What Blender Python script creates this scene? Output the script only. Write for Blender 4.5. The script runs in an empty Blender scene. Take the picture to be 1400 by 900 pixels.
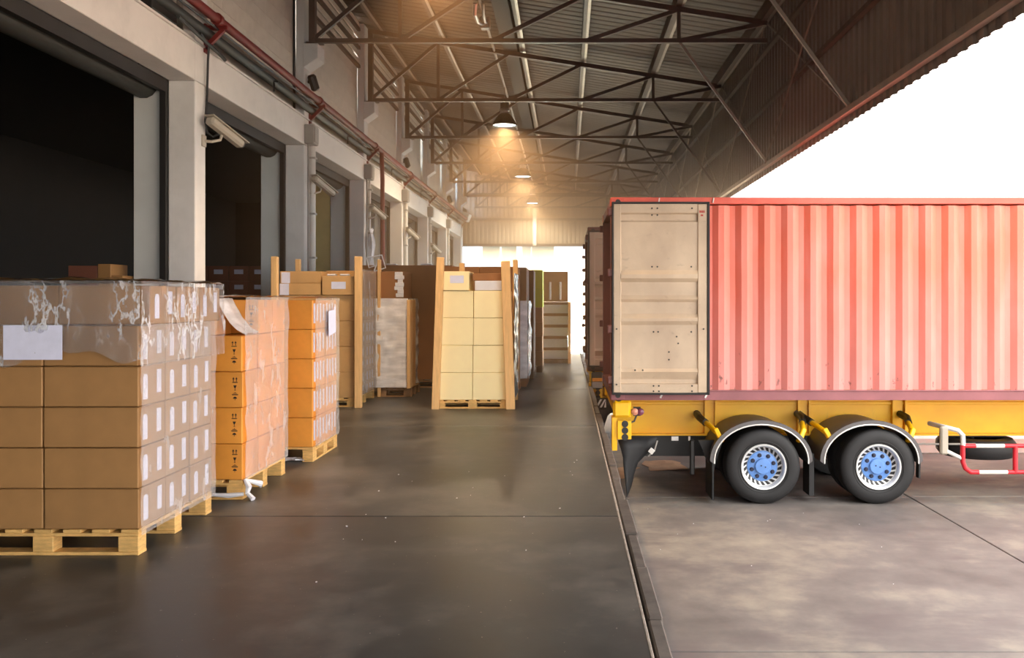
import bpy, bmesh, math, random
from mathutils import Vector, Matrix, noise
random.seed(7)
S = bpy.context.scene
C = S.collection

# ------------------------------------------------------------------ camera
cam_d = bpy.data.cameras.new('camera')
cam = bpy.data.objects.new('camera', cam_d); C.objects.link(cam)
cam.location = (0, 0, 1.5); cam.rotation_euler = (math.pi / 2, 0, 0)
cam_d.sensor_width = 36; cam_d.lens = 36 * 1200 / 1400
cam_d.shift_x = -75 / 1400; cam_d.shift_y = -40 / 1400      # a shift lens: verticals stay upright
cam_d.clip_start = 0.05; cam_d.clip_end = 600
S.camera = cam

# ------------------------------------------------------------------ sky, sun, exposure
W = bpy.data.worlds.new('world'); S.world = W; W.use_nodes = True
wb = W.node_tree.nodes['Background']
wb.inputs[0].default_value = (1.0, 0.975, 0.95, 1); wb.inputs[1].default_value = 4.7
sun_d = bpy.data.lights.new('sun', 'SUN'); sun = bpy.data.objects.new('sun', sun_d); C.objects.link(sun)
sun_d.energy = 80.0; sun_d.color = (1, .72, .42); sun_d.angle = math.radians(1.5)
SUN_EL, SUN_AZ = math.radians(13.5), math.radians(-2.5)           # low, behind the far end of the dock
sdir = Vector((math.sin(SUN_AZ) * math.cos(SUN_EL), math.cos(SUN_AZ) * math.cos(SUN_EL), math.sin(SUN_EL)))
sun.rotation_euler = sdir.to_track_quat('Z', 'Y').to_euler()
S.view_settings.view_transform = 'Standard'; S.view_settings.look = 'None'
S.view_settings.exposure = 0.35; S.view_settings.gamma = 1.0
S.view_settings.use_curve_mapping = False

# ------------------------------------------------------------------ materials
def lin(c):
    c /= 255
    return c / 12.92 if c <= .04045 else ((c + .055) / 1.055) ** 2.4
def rgb(r, g, b): return (lin(r), lin(g), lin(b), 1)
def new_mat(name):
    m = bpy.data.materials.new(name); m.use_nodes = True
    nt = m.node_tree; return m, nt, nt.nodes['Principled BSDF']
def nd(nt, t, **kw):
    n = nt.nodes.new(t)
    for k, v in kw.items(): setattr(n, k, v)
    return n
def noise_tex(nt, scale, detail=4, coord='Object', stretch=(1, 1, 1), rough=.55):
    tc = nd(nt, 'ShaderNodeTexCoord'); mp = nd(nt, 'ShaderNodeMapping'); mp.inputs['Scale'].default_value = stretch
    n = nd(nt, 'ShaderNodeTexNoise'); n.inputs['Scale'].default_value = scale; n.inputs['Detail'].default_value = detail
    n.inputs['Roughness'].default_value = rough
    nt.links.new(tc.outputs[coord], mp.inputs[0]); nt.links.new(mp.outputs[0], n.inputs['Vector'])
    return n.outputs['Fac']
def ramp(nt, fac, stops):
    r = nd(nt, 'ShaderNodeValToRGB'); e = r.color_ramp.elements
    while len(e) < len(stops): e.new(.5)
    for el, (p, c) in zip(e, stops): el.position = p; el.color = c if len(c) == 4 else (*c, 1)
    nt.links.new(fac, r.inputs[0]); return r.outputs[0]
def mixc(nt, fac, a, b, blend='MIX'):
    m = nd(nt, 'ShaderNodeMix', data_type='RGBA', blend_type=blend)
    for s, v in ((m.inputs[0], fac), (m.inputs[6], a), (m.inputs[7], b)):
        if hasattr(v, 'is_linked'): nt.links.new(v, s)
        else: s.default_value = v
    return m.outputs[2]
def math_n(nt, op, a, b=0.0, clamp=False):
    m = nd(nt, 'ShaderNodeMath', operation=op); m.use_clamp = clamp
    for s, v in ((m.inputs[0], a), (m.inputs[1], b)):
        if hasattr(v, 'is_linked'): nt.links.new(v, s)
        else: s.default_value = v
    return m.outputs[0]
def bump(nt, p, fac, strength=.2, dist=.01):
    b = nd(nt, 'ShaderNodeBump'); b.inputs['Strength'].default_value = strength; b.inputs['Distance'].default_value = dist
    nt.links.new(fac, b.inputs['Height']); nt.links.new(b.outputs[0], p.inputs['Normal'])
def simple(name, col, rough=.6, metal=0.0, var=.18, scale=6, stretch=(1, 1, 1), per_obj=0.0, bmp=0.0, coord='Object', spec=.5):
    m, nt, p = new_mat(name)
    f = noise_tex(nt, scale, 5, coord, stretch)
    dk = tuple(c * (1 - var) for c in col[:3]) + (1,); lt = tuple(min(1, c * (1 + var)) for c in col[:3]) + (1,)
    c = ramp(nt, f, [(.3, dk), (.7, lt)])
    if per_obj:
        oi = nd(nt, 'ShaderNodeObjectInfo')
        v = math_n(nt, 'MULTIPLY_ADD', oi.outputs['Random'], per_obj); v.node.inputs[2].default_value = 1 - per_obj / 2
        hs = nd(nt, 'ShaderNodeHueSaturation'); nt.links.new(c, hs.inputs['Color']); nt.links.new(v, hs.inputs['Value']); c = hs.outputs[0]
    nt.links.new(c, p.inputs['Base Color'])
    p.inputs['Roughness'].default_value = rough; p.inputs['Metallic'].default_value = metal
    p.inputs['Specular IOR Level'].default_value = spec
    if bmp: bump(nt, p, f, bmp)
    return m

M = {}
M['carton_brown'] = simple('carton_brown', rgb(152, 112, 66), .62, var=.10, scale=5, per_obj=.14, bmp=.05)
M['carton_orange'] = simple('carton_orange', rgb(222, 148, 56), .6, var=.10, scale=5, per_obj=.12, bmp=.05)
M['carton_tan'] = simple('carton_tan', rgb(200, 155, 98), .62, var=.10, scale=5, per_obj=.12)
M['carton_cream_flare'] = simple('carton_cream_flare', rgb(250, 230, 176), .62, var=.05, scale=4, per_obj=.08)  # cream lifted so the colour carries a flare's brightness
M['carton_dark'] = simple('carton_dark', rgb(150, 98, 52), .65, var=.12, scale=4, per_obj=.12)
M['carton_red_and_shaded'] = simple('carton_red_and_shaded', rgb(120, 72, 55), .65, var=.12, scale=4, per_obj=.2)
M['carton_lime'] = simple('carton_lime', rgb(222, 240, 50), .55, var=.10, scale=4, per_obj=.08)
M['carton_white'] = simple('carton_white', rgb(225, 222, 225), .55, var=.06, scale=5, per_obj=.06)
M['paper'] = simple('paper', rgb(214, 216, 236), .7, var=.05, scale=14)
M['tape'] = simple('tape', rgb(176, 128, 70), .3, var=.05, scale=9)
M['ink'] = simple('ink', rgb(42, 28, 18), .7, var=.1, scale=20)
M['red_ink'] = simple('red_ink', rgb(170, 40, 30), .6, var=.1, scale=20)
M['wood'] = simple('wood', rgb(214, 170, 102), .65, var=.22, scale=5, stretch=(3, 3, 12), per_obj=.22, bmp=.1)
M['wood_old'] = simple('wood_old', rgb(150, 110, 72), .7, var=.25, scale=5, stretch=(3, 3, 12), per_obj=.25, bmp=.1)
M['post_wood'] = simple('post_wood', rgb(232, 184, 122), .6, var=.12, scale=4, stretch=(8, 8, 1), per_obj=.1)
M['steel'] = simple('steel', rgb(98, 78, 66), .6, var=.2, scale=3)
M['steel_lip'] = simple('steel_lip', rgb(168, 152, 136), .45, var=.15, scale=3, metal=.3)
M['brown_beam'] = simple('brown_beam', rgb(52, 42, 36), .7, var=.15, scale=3)
M['black_steel'] = simple('black_steel', rgb(34, 31, 29), .5, var=.2, scale=4)
M['dark_grey'] = simple('dark_grey', rgb(48, 49, 46), .6, var=.15, scale=4)
M['grey_box'] = simple('grey_box', rgb(150, 145, 138), .5, var=.08, scale=6)
M['pvc'] = simple('pvc', rgb(205, 200, 192), .4, var=.06, scale=3, stretch=(3, 3, 1))
M['red_pipe'] = simple('red_pipe', rgb(112, 28, 22), .62, var=.15, scale=3)
M['cctv'] = simple('cctv', rgb(176, 166, 150), .45, var=.06, scale=8)
M['silver'] = simple('silver', rgb(205, 205, 205), .28, metal=.9, var=.06, scale=12)
M['alloy'] = simple('alloy', rgb(222, 222, 220), .38, metal=.35, var=.06, scale=12)
M['blue'] = simple('blue', rgb(96, 140, 205), .42, var=.10, scale=14)
M['blue_dark'] = simple('blue_dark', rgb(20, 24, 52), .5, var=.1, scale=14)
M['rubber_black'] = simple('rubber_black', rgb(26, 25, 26), .65, var=.2, scale=6, bmp=.05)
M['fender'] = simple('fender', rgb(88, 84, 84), .45, var=.12, scale=5)
M['white_paint'] = simple('white_paint', rgb(226, 222, 216), .5, var=.08, scale=6)
M['red_paint'] = simple('red_paint', rgb(205, 36, 48), .42, var=.08, scale=6)
M['amber'] = simple('amber', rgb(235, 150, 30), .3, var=.06, scale=8)
M['lens_red'] = simple('lens_red', rgb(120, 60, 84), .25, var=.08, scale=8)
M['lens_pale'] = simple('lens_pale', rgb(225, 150, 120), .25, var=.08, scale=8)
M['cardboard_flat'] = simple('cardboard_flat', rgb(172, 140, 112), .8, var=.15, scale=5)
M['far_wall'] = simple('far_wall', rgb(236, 238, 236), .8, var=.03, scale=1)
M['far_glass'] = simple('far_glass', rgb(70, 92, 80), .5, var=.05, scale=1)
M['room_shade'] = simple('room_shade', rgb(20, 19, 19), .9, var=.1, scale=2)  # near-black colour stands in for the hall's missing light
M['inner_paint'] = simple('inner_paint', rgb(205, 208, 206), .7, var=.07, scale=1.5)
M['louvre'] = simple('louvre', rgb(238, 230, 216), .6, var=.08, scale=2)
M['sunlit_pale'] = simple('sunlit_pale', rgb(225, 222, 218), .8, var=.08, scale=2)

def yellow_mat():
    m, nt, p = new_mat('yellow_paint')
    f = noise_tex(nt, 2.2, 6, stretch=(1, 1, 1.6)); g = noise_tex(nt, 14, 5, stretch=(1, 1, .25))
    c = ramp(nt, f, [(.3, rgb(246, 178, 4)), (.7, rgb(255, 196, 14))])
    d = ramp(nt, g, [(.64, (0, 0, 0)), (.80, (.3, .3, .3))])
    nt.links.new(mixc(nt, d, c, rgb(150, 98, 24)), p.inputs['Base Color'])
    p.inputs['Roughness'].default_value = .4
    return m
M['yellow'] = yellow_mat()

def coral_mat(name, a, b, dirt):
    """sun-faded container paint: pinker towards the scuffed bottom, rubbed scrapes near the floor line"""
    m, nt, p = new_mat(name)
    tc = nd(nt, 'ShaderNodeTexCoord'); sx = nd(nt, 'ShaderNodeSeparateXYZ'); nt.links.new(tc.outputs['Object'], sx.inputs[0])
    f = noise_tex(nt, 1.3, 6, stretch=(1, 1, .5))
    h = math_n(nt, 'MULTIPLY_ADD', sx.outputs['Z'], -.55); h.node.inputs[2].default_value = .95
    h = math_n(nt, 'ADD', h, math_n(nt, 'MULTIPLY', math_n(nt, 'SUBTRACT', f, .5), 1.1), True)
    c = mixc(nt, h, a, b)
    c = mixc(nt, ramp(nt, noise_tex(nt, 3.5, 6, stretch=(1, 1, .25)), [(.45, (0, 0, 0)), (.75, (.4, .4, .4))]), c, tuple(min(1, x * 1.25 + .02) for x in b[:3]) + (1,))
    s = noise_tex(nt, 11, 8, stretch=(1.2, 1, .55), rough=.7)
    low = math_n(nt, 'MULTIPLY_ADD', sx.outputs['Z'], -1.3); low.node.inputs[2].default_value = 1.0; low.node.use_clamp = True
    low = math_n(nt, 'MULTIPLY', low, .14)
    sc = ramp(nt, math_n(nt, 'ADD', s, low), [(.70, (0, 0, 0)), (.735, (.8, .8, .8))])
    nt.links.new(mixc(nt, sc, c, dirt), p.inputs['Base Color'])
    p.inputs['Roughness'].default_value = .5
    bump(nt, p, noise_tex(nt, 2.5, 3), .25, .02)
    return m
M['coral'] = coral_mat('coral_paint', rgb(228, 108, 84), rgb(212, 132, 124), rgb(92, 56, 52))
M['maroon_rail'] = simple('maroon_rail', rgb(142, 84, 88), .5, var=.14, scale=3)
M['coral_rail'] = simple('coral_rail', rgb(214, 88, 70), .5, var=.12, scale=3)
M['brown_in_shade'] = coral_mat('brown_in_shade', rgb(128, 66, 48), rgb(118, 72, 60), rgb(60, 38, 32))  # brown takes in the shadow and haze over the far container
M['brown_rail_in_shade'] = simple('brown_rail_in_shade', rgb(112, 62, 48), .5, var=.14, scale=3)
M['end_maroon'] = simple('end_maroon', rgb(110, 62, 56), .5, var=.14, scale=3)

def beige_mat():
    m, nt, p = new_mat('beige_paint')
    f = noise_tex(nt, 2.2, 7, stretch=(1, 1, .7)); g = noise_tex(nt, 7, 6, stretch=(1, 1, 2), rough=.7)
    c = ramp(nt, f, [(.3, rgb(178, 154, 130)), (.7, rgb(206, 182, 154))])
    nt.links.new(mixc(nt, ramp(nt, g, [(.6, (0, 0, 0)), (.75, (.5, .5, .5))]), c, rgb(140, 120, 104)), p.inputs['Base Color'])
    p.inputs['Roughness'].default_value = .5
    return m
M['beige'] = beige_mat()

def concrete(name, stops, scale, rough=(.35, .6), speck=None, streak=None, stretch=(1, 1, 1), bmp=.08, spec=.5, coord='Object'):
    m, nt, p = new_mat(name)
    f = noise_tex(nt, scale, 8, coord, stretch, rough=.62); g = noise_tex(nt, scale * 5, 6, coord, rough=.6); h = noise_tex(nt, scale * .23, 3, coord)
    v = math_n(nt, 'ADD', math_n(nt, 'MULTIPLY', f, .55), math_n(nt, 'ADD', math_n(nt, 'MULTIPLY', g, .2), math_n(nt, 'MULTIPLY', h, .25)))
    c = ramp(nt, v, stops)
    if streak:
        t = noise_tex(nt, streak[0], 7, coord, streak[1], rough=.65)
        c = mixc(nt, ramp(nt, t, [(streak[2], (0, 0, 0)), (streak[3], (.8, .8, .8))]), c, streak[4])
    if speck:
        t = noise_tex(nt, 38, 2, coord)
        c = mixc(nt, ramp(nt, t, [(.735, (0, 0, 0)), (.75, (.7, .7, .7))]), c, speck)
    nt.links.new(c, p.inputs['Base Color'])
    r = nd(nt, 'ShaderNodeMapRange'); nt.links.new(v, r.inputs[0]); r.inputs[1].default_value = .35; r.inputs[2].default_value = .65
    r.inputs[3].default_value = rough[0]; r.inputs[4].default_value = rough[1]
    nt.links.new(r.outputs[0], p.inputs['Roughness']); p.inputs['Specular IOR Level'].default_value = spec
    bump(nt, p, g, bmp, .01)
    return m
M['dock_floor'] = concrete('dock_floor', [(.40, rgb(36, 41, 43)), (.49, rgb(58, 60, 60)), (.60, rgb(98, 95, 90))], 1.1, (.32, .50),
                           speck=rgb(170, 165, 155), streak=(1.1, (1, 1.4, 1), .55, .75, rgb(52, 54, 52)), bmp=.06, spec=.55)
M['yard'] = concrete('yard_concrete', [(.38, rgb(88, 84, 82)), (.5, rgb(116, 110, 106)), (.64, rgb(154, 146, 132))], .7, (.55, .8),
                     streak=(.8, (.7, 2.0, 1), .53, .68, rgb(98, 90, 90)), bmp=.06, spec=.4)
M['plaster'] = concrete('plaster', [(.3, rgb(196, 192, 188)), (.5, rgb(220, 216, 212)), (.7, rgb(228, 224, 220))], .9, (.7, .9), bmp=.1, spec=.3)
M['block'] = concrete('blockwork', [(.3, rgb(184, 174, 162)), (.5, rgb(212, 203, 190)), (.7, rgb(224, 215, 203))], 1.1, (.8, .95),
                      streak=(1.4, (1, .5, 2.2), .55, .72, rgb(132, 122, 110)), bmp=.15, spec=.2)
M['edge_block'] = simple('edge_block', rgb(84, 76, 70), .8, var=.3, scale=9, per_obj=.3, bmp=.3)
M['edge_lip'] = simple('edge_lip', rgb(150, 140, 128), .7, var=.3, scale=12, bmp=.3)

def sheet_mat(name, col, col2, rough=.5):
    m, nt, p = new_mat(name)
    f = noise_tex(nt, .8, 6, stretch=(1, 1, 1))
    nt.links.new(ramp(nt, f, [(.3, col), (.7, col2)]), p.inputs['Base Color'])
    p.inputs['Roughness'].default_value = rough; p.inputs['Metallic'].default_value = .1
    return m
M['cladding'] = sheet_mat('cladding', rgb(128, 112, 102), rgb(150, 134, 122))
M['roof'] = sheet_mat('roof_sheet', rgb(84, 68, 58), rgb(108, 90, 78), .65)
M['cladding_far'] = sheet_mat('cladding_far', rgb(150, 132, 114), rgb(172, 152, 132))

def film_mat(name, base=.22, amp=.62, tint=(.92, .92, .96, 1), scale=9, stretch=(1, 1, .5), lo=.56, hi=.72, wrinkle_glint=False):
    m, nt, p = new_mat(name)
    nt.nodes.remove(p)
    out = nt.nodes['Material Output']
    tr = nd(nt, 'ShaderNodeBsdfTransparent'); tr.inputs[0].default_value = (.98, .98, .98, 1)
    gl = nd(nt, 'ShaderNodeBsdfGlossy'); gl.inputs['Roughness'].default_value = .16
    df = nd(nt, 'ShaderNodeBsdfDiffuse'); df.inputs[0].default_value = tint
    fr = nd(nt, 'ShaderNodeFresnel'); fr.inputs[0].default_value = 1.45
    t = noise_tex(nt, scale, 6, 'Object', stretch, rough=.6)
    f = ramp(nt, t, [(lo, (base,) * 3), (hi, (amp,) * 3)])
    if wrinkle_glint:  # pale diffuse lines painted as the glints along film wrinkles
        q = noise_tex(nt, scale * .45, 3, 'Object', stretch, rough=.5)
        f = mixc(nt, ramp(nt, q, [(.46, (0, 0, 0)), (.58, (1, 1, 1))]), (base,) * 3 + (1,), ramp(nt, t, [(.455, (base,) * 3), (.495, (amp,) * 3), (.505, (amp,) * 3), (.545, (base,) * 3)]))
    b = nd(nt, 'ShaderNodeBump'); b.inputs['Strength'].default_value = .5; b.inputs['Distance'].default_value = .02
    nt.links.new(t, b.inputs['Height']); nt.links.new(b.outputs[0], gl.inputs['Normal'])
    m1 = nd(nt, 'ShaderNodeMixShader'); nt.links.new(f, m1.inputs[0]); nt.links.new(tr.outputs[0], m1.inputs[1]); nt.links.new(df.outputs[0], m1.inputs[2])
    m2 = nd(nt, 'ShaderNodeMixShader'); nt.links.new(math_n(nt, 'MULTIPLY', fr.outputs[0], 1.0), m2.inputs[0])
    nt.links.new(m1.outputs[0], m2.inputs[1]); nt.links.new(gl.outputs[0], m2.inputs[2])
    nt.links.new(m2.outputs[0], out.inputs[0])
    return m
M['film'] = film_mat('stretch_film', .24, .50, (.97, .93, .92, 1))
M['film_clear'] = film_mat('stretch_film_clear', .10, .55, (.95, .95, .97, 1), 9, (1.3, 1.3, .55), wrinkle_glint=True)
M['film_thin'] = film_mat('stretch_film_thin', .20, .40, (.97, .93, .92, 1))
M['film_white'] = film_mat('stretch_film_white', .72, .98, (.97, .94, .93, 1), 4, (.6, .6, 2.6), .40, .62)
M['film_solid'] = simple('film_scrap', rgb(225, 224, 228), .35, var=.08, scale=14)

def emit(name, col, k):
    m, nt, p = new_mat(name)
    p.inputs['Emission Color'].default_value = col; p.inputs['Emission Strength'].default_value = k
    f = noise_tex(nt, 3, 1); nt.links.new(ramp(nt, f, [(0, col), (1, col)]), p.inputs['Base Color'])
    return m
M['lamp_off'] = simple('lamp_off', rgb(200, 196, 186), .4, var=.04)
M['lamp_glow'] = emit('lamp_glow', (1, .93, .8, 1), 6)

# ------------------------------------------------------------------ mesh helpers
class MB:
    def __init__(s): s.v = []; s.f = []
    def add(s, vs, fs):
        n = len(s.v); s.v += [tuple(v) for v in vs]; s.f += [tuple(i + n for i in f) for f in fs]; return s
    def box(s, x0, x1, y0, y1, z0, z1):
        return s.add([(x, y, z) for z in (z0, z1) for y in (y0, y1) for x in (x0, x1)],
                     [(0, 2, 3, 1), (4, 5, 7, 6), (0, 1, 5, 4), (2, 6, 7, 3), (0, 4, 6, 2), (1, 3, 7, 5)])
    def beam(s, a, b, w, h, up=(0, 0, 1)):
        a = Vector(a); b = Vector(b); d = (b - a).normalized(); up = Vector(up)
        if abs(d.dot(up)) > .98: up = Vector((0, 1, 0))
        u = d.cross(up).normalized(); n = u.cross(d).normalized()
        vs = [p + u * sx * w / 2 + n * sy * h / 2 for p in (a, b) for sx, sy in ((-1, -1), (1, -1), (1, 1), (-1, 1))]
        return s.add(vs, [(3, 2, 1, 0), (4, 5, 6, 7), (0, 1, 5, 4), (1, 2, 6, 5), (2, 3, 7, 6), (3, 0, 4, 7)])
    def tube(s, pts, r, k=8, cap=True):
        pts = [Vector(p) for p in pts]; rings = []; prev = None
        for i, p in enumerate(pts):
            d = (pts[min(i + 1, len(pts) - 1)] - pts[max(i - 1, 0)]).normalized()
            if prev is None:
                ref = Vector((0, 0, 1)) if abs(d.z) < .9 else Vector((0, 1, 0)); u = d.cross(ref).normalized()
            else: u = (prev - d * prev.dot(d)).normalized()
            prev = u; w = d.cross(u)
            rr = r[i] if isinstance(r, (list, tuple)) else r
            rings.append([p + (u * math.cos(2 * math.pi * j / k) + w * math.sin(2 * math.pi * j / k)) * rr for j in range(k)])
        vs = [v for g in rings for v in g]; fs = []
        for i in range(len(rings) - 1):
            for j in range(k): fs.append((i * k + j, i * k + (j + 1) % k, (i + 1) * k + (j + 1) % k, (i + 1) * k + j))
        if cap: fs += [tuple(range(k))[::-1], tuple((len(rings) - 1) * k + j for j in range(k))]
        return s.add(vs, fs)
    def lathe(s, prof, o, axis='Z', k=32, closed=False, caps=True):
        """prof: (radius, offset along axis)"""
        o = Vector(o); vs = []; fs = []
        for r, h in prof:
            for j in range(k):
                c, n = math.cos(2 * math.pi * j / k) * r, math.sin(2 * math.pi * j / k) * r
                vs.append(o + (Vector((c, n, h)) if axis == 'Z' else Vector((c, h, n)) if axis == 'Y' else Vector((h, c, n))))
        m = len(prof)
        for i in range(m if closed else m - 1):
            i2 = (i + 1) % m
            for j in range(k): fs.append((i * k + j, i * k + (j + 1) % k, i2 * k + (j + 1) % k, i2 * k + j))
        if not closed and caps:
            if prof[0][0] > 1e-4: fs.append(tuple(range(k)))
            if prof[-1][0] > 1e-4: fs.append(tuple((m - 1) * k + j for j in range(k)))
        return s.add(vs, fs)
    def prism(s, poly, axis, a, b):
        """poly in the two other axes (order x,y / x,z / y,z), extruded along axis from a to b"""
        def P(p, t): return (t, p[0], p[1]) if axis == 'X' else (p[0], t, p[1]) if axis == 'Y' else (p[0], p[1], t)
        n = len(poly); vs = [P(p, a) for p in poly] + [P(p, b) for p in poly]
        return s.add(vs, [tuple(range(n))[::-1], tuple(range(n, 2 * n))] + [(i, (i + 1) % n, (i + 1) % n + n, i + n) for i in range(n)])
    def ribbon(s, prof, axis, a, b, thick=None):
        """open profile swept along axis; thick=(du,dv) makes it a closed sheet"""
        if thick:
            back = [(p[0] + thick[0], p[1] + thick[1]) for p in prof][::-1]
            n0 = len(s.v); n = len(prof); s.prismq(prof, back, axis, a, b); return s
        def P(p, t): return (t, p[0], p[1]) if axis == 'X' else (p[0], t, p[1]) if axis == 'Y' else (p[0], p[1], t)
        n = len(prof)
        return s.add([P(p, a) for p in prof] + [P(p, b) for p in prof], [(i, i + 1, i + 1 + n, i + n) for i in range(n - 1)])
    def prismq(s, prof, back, axis, a, b):
        def P(p, t): return (t, p[0], p[1]) if axis == 'X' else (p[0], t, p[1]) if axis == 'Y' else (p[0], p[1], t)
        n = len(prof); q = back[::-1]
        vs = [P(p, a) for p in prof] + [P(p, b) for p in prof] + [P(p, a) for p in q] + [P(p, b) for p in q]
        fs = []
        for i in range(n - 1):
            fs += [(i, i + 1, n + i + 1, n + i), (2 * n + i, 3 * n + i, 3 * n + i + 1, 2 * n + i + 1),
                   (i, 2 * n + i, 2 * n + i + 1, i + 1), (n + i, n + i + 1, 3 * n + i + 1, 3 * n + i)]
        for i in (0, n - 1): fs.append((i, n + i, 3 * n + i, 2 * n + i))
        s.add(vs, fs)
    def mesh(s, name, mat, smooth=False, bevel=0, off=(0, 0, 0), seg=1):
        bm = bmesh.new(); o = Vector(off)
        vs = [bm.verts.new(Vector(v) - o) for v in s.v]
        for f in s.f:
            try: bm.faces.new([vs[i] for i in f])
            except ValueError: pass
        bmesh.ops.recalc_face_normals(bm, faces=bm.faces)
        if bevel:
            bmesh.ops.bevel(bm, geom=list(bm.edges), offset=bevel, segments=seg, affect='EDGES', clamp_overlap=True)
        me = bpy.data.meshes.new(name); bm.to_mesh(me); bm.free()
        me.materials.append(M[mat] if isinstance(mat, str) else mat)
        if smooth:
            for p in me.polygons: p.use_smooth = True
            try: me.set_sharp_from_angle(angle=math.radians(38))
            except Exception: pass
        return me
    def build(s, name, mat, parent=None, smooth=False, bevel=0, org=None, seg=1):
        base = wloc(parent)
        off = Vector(org) if org is not None else base
        me = s.mesh(name, mat, smooth, bevel, off, seg)
        o = bpy.data.objects.new(name, me); C.objects.link(o)
        o.location = off - base
        if parent: o.parent = parent
        return o
def wloc(o):
    v = Vector((0, 0, 0))
    while o: v += Vector(o.location); o = o.parent
    return v
def empty(name, loc=(0, 0, 0)):
    o = bpy.data.objects.new(name, None); C.objects.link(o); o.location = loc; o.empty_display_size = .1; return o
def tag(o, label, cat, group=None):
    o['label'] = label; o['category'] = cat
    if group: o['group'] = group
    return o
def structure(o): o['kind'] = 'structure'; return o
def inst(name, me, loc, parent=None, rot=(0, 0, 0)):
    o = bpy.data.objects.new(name, me); C.objects.link(o); o.location = Vector(loc) - wloc(parent); o.rotation_euler = rot
    if parent: o.parent = parent
    return o
def B(*a): return MB().box(*a)
# ================================================================== SETTING
WX = -4.4                                                    # face of the doorway wall
PY = [-11.3, -6.95, -2.6, 1.75, 6.06, 10.39, 14.72, 19.05, 23.4, 27.7, 32.0, 36.4]
TY = [6.1, 10.45, 14.75, 19.12, 23.5, 27.9, 32.35, 36.75, 41.2]
def roof_z(x): return 7.62 - .157 * (x + 4.4)

# dock floor: cast bays with open joints
floor = structure(empty('floor', (0, 0, 0)))
me = B(-4.72, .36, 0, 4.32, -1.067, 0).mesh('concrete_slab', 'dock_floor', bevel=.006)
for k in range(-5, 9):
    inst('concrete_slab', me, (0, 6.085 - 4.33 + 4.33 * k, 0), floor)
inner = B(-14, -4.721, -20, 42, -1.067, 0).build('inner_slab', 'room_shade', floor)

# dock edge: chipped lip and a row of worn buffer blocks
trim = structure(empty('trim_1', (.36, 0, 0)))
y = -4.0
while y < 41.5:
    L = random.uniform(.55, 1.15); h = random.uniform(.008, .035); w = random.uniform(.062, .078)
    MB().box(.385 + random.uniform(-.008, .008), .385 + w, y, y + L - .02, -.34, -h).build('edge_block', 'edge_block', trim, bevel=.008)
    y += L
y = -4.0
while y < 41.5:
    L = random.uniform(1.2, 2.6)
    MB().box(.352, .366 + random.uniform(0, .006), y, y + L - .01, -.10, .002).build('edge_lip', 'edge_lip', trim, bevel=.003)
    y += L

# yard
ground = structure(B(-60, 90, -60, 140, -1.6, -1.40).build('ground', 'yard'))
YZ = -1.067
xs = [.362, 4.46, 8.6, 12.7, 16.8]
for i in range(4):
    for k in range(9):
        y0 = -8.6 + 5.0 * k + (.05 if i % 2 else 0)
        B(xs[i] + .008, xs[i + 1] - .008, y0 + .008, y0 + 4.992, -1.4, YZ).build('yard_slab', 'yard', ground, bevel=.006)
B(16.8, 90, -60, 140, -1.4, YZ - .005).build('yard_slab', 'sunlit_pale', ground)  # unseen outer yard, made pale to bounce light under the roof
B(.45, 16.8, 36.45, 140, -1.4, YZ - .005).build('yard_slab', 'yard', ground)
B(.45, 16.8, -60, -8.6, -1.4, YZ - .005).build('yard_slab', 'yard', ground)
B(-60, .45, 42.0, 140, -1.4, YZ - .005).build('yard_slab', 'yard', ground)

# doorway wall: pillars, lintels, block panels, columns, corbels
wall = structure(empty('wall_left', (WX, 0, 0)))
for i, p in enumerate(PY):
    B(WX - .32, WX, p, p + .30, 0, 4.1).build('pillar', 'plaster', wall, bevel=.01)
    B(WX - .15, WX, p, p + .36, 4.55, 7.5).build('column', 'plaster', wall, bevel=.01)
    MB().prism([(WX - .02, 5.40), (WX, 5.40), (WX + .23, 5.56), (WX + .23, 5.80), (WX - .02, 5.80)], 'Y', p - .02, p + .38).build('corbel', 'plaster', wall, bevel=.008)
    B(WX - .74, WX - .39, p + .02, p + .30, 0, 4.3).build('inner_column', 'inner_paint', wall, bevel=.006)
    nx = PY[i + 1] if i + 1 < len(PY) else None
    if nx:
        MB().box(WX - .32, WX, p, nx - .004, 4.104, 4.55).build('lintel', 'plaster', wall, bevel=.008)
        MB().box(WX - .15, WX + .02, p, nx - .004, 4.55, 4.575).build('ledge', 'plaster', wall)
        MB().box(WX - .40, WX - .22, p + .36, nx, 4.55, 7.7).build('wall_panel', 'block', wall)
        B(WX - .74, WX - .33, p + .30, nx, 4.3, 4.6).build('inner_beam', 'inner_paint', wall)
B(WX - .32, WX, 36.7, 37.1, 0, 4.55).build('pillar', 'plaster', wall, bevel=.01)
B(WX - .40, WX, 36.76, 37.1, 4.55, 7.5).build('column', 'plaster', wall, bevel=.01)
# laid blocks on the bays in view, joints recessed
for b in (5, 6, 7):
    y0, y1 = PY[b] + .365, PY[b + 1] - .005
    n = int((y1 - y0) / .4955)
    st = (y1 - y0) / n
    bl = B(-.05, .05, 0, st - .004, 0, .2455).mesh('block', 'block', bevel=.003)
    bh = B(-.05, .05, 0, st / 2 - .004, 0, .2455).mesh('block', 'block', bevel=.003)
    for r in range(8):
        z = 4.585 + r * .247
        if r % 2 == 0:
            for c in range(n): inst('block', bl, (WX - .199 + random.uniform(-.001, .001), y0 + c * st, z), wall)
        else:
            inst('block', bh, (WX - .199, y0, z), wall)
            for c in range(n - 1): inst('block', bl, (WX - .199 + random.uniform(-.001, .001), y0 + st * .5 + c * st, z), wall)
            inst('block', bh, (WX - .199, y0 + st * .5 + (n - 1) * st, z), wall)
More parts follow.
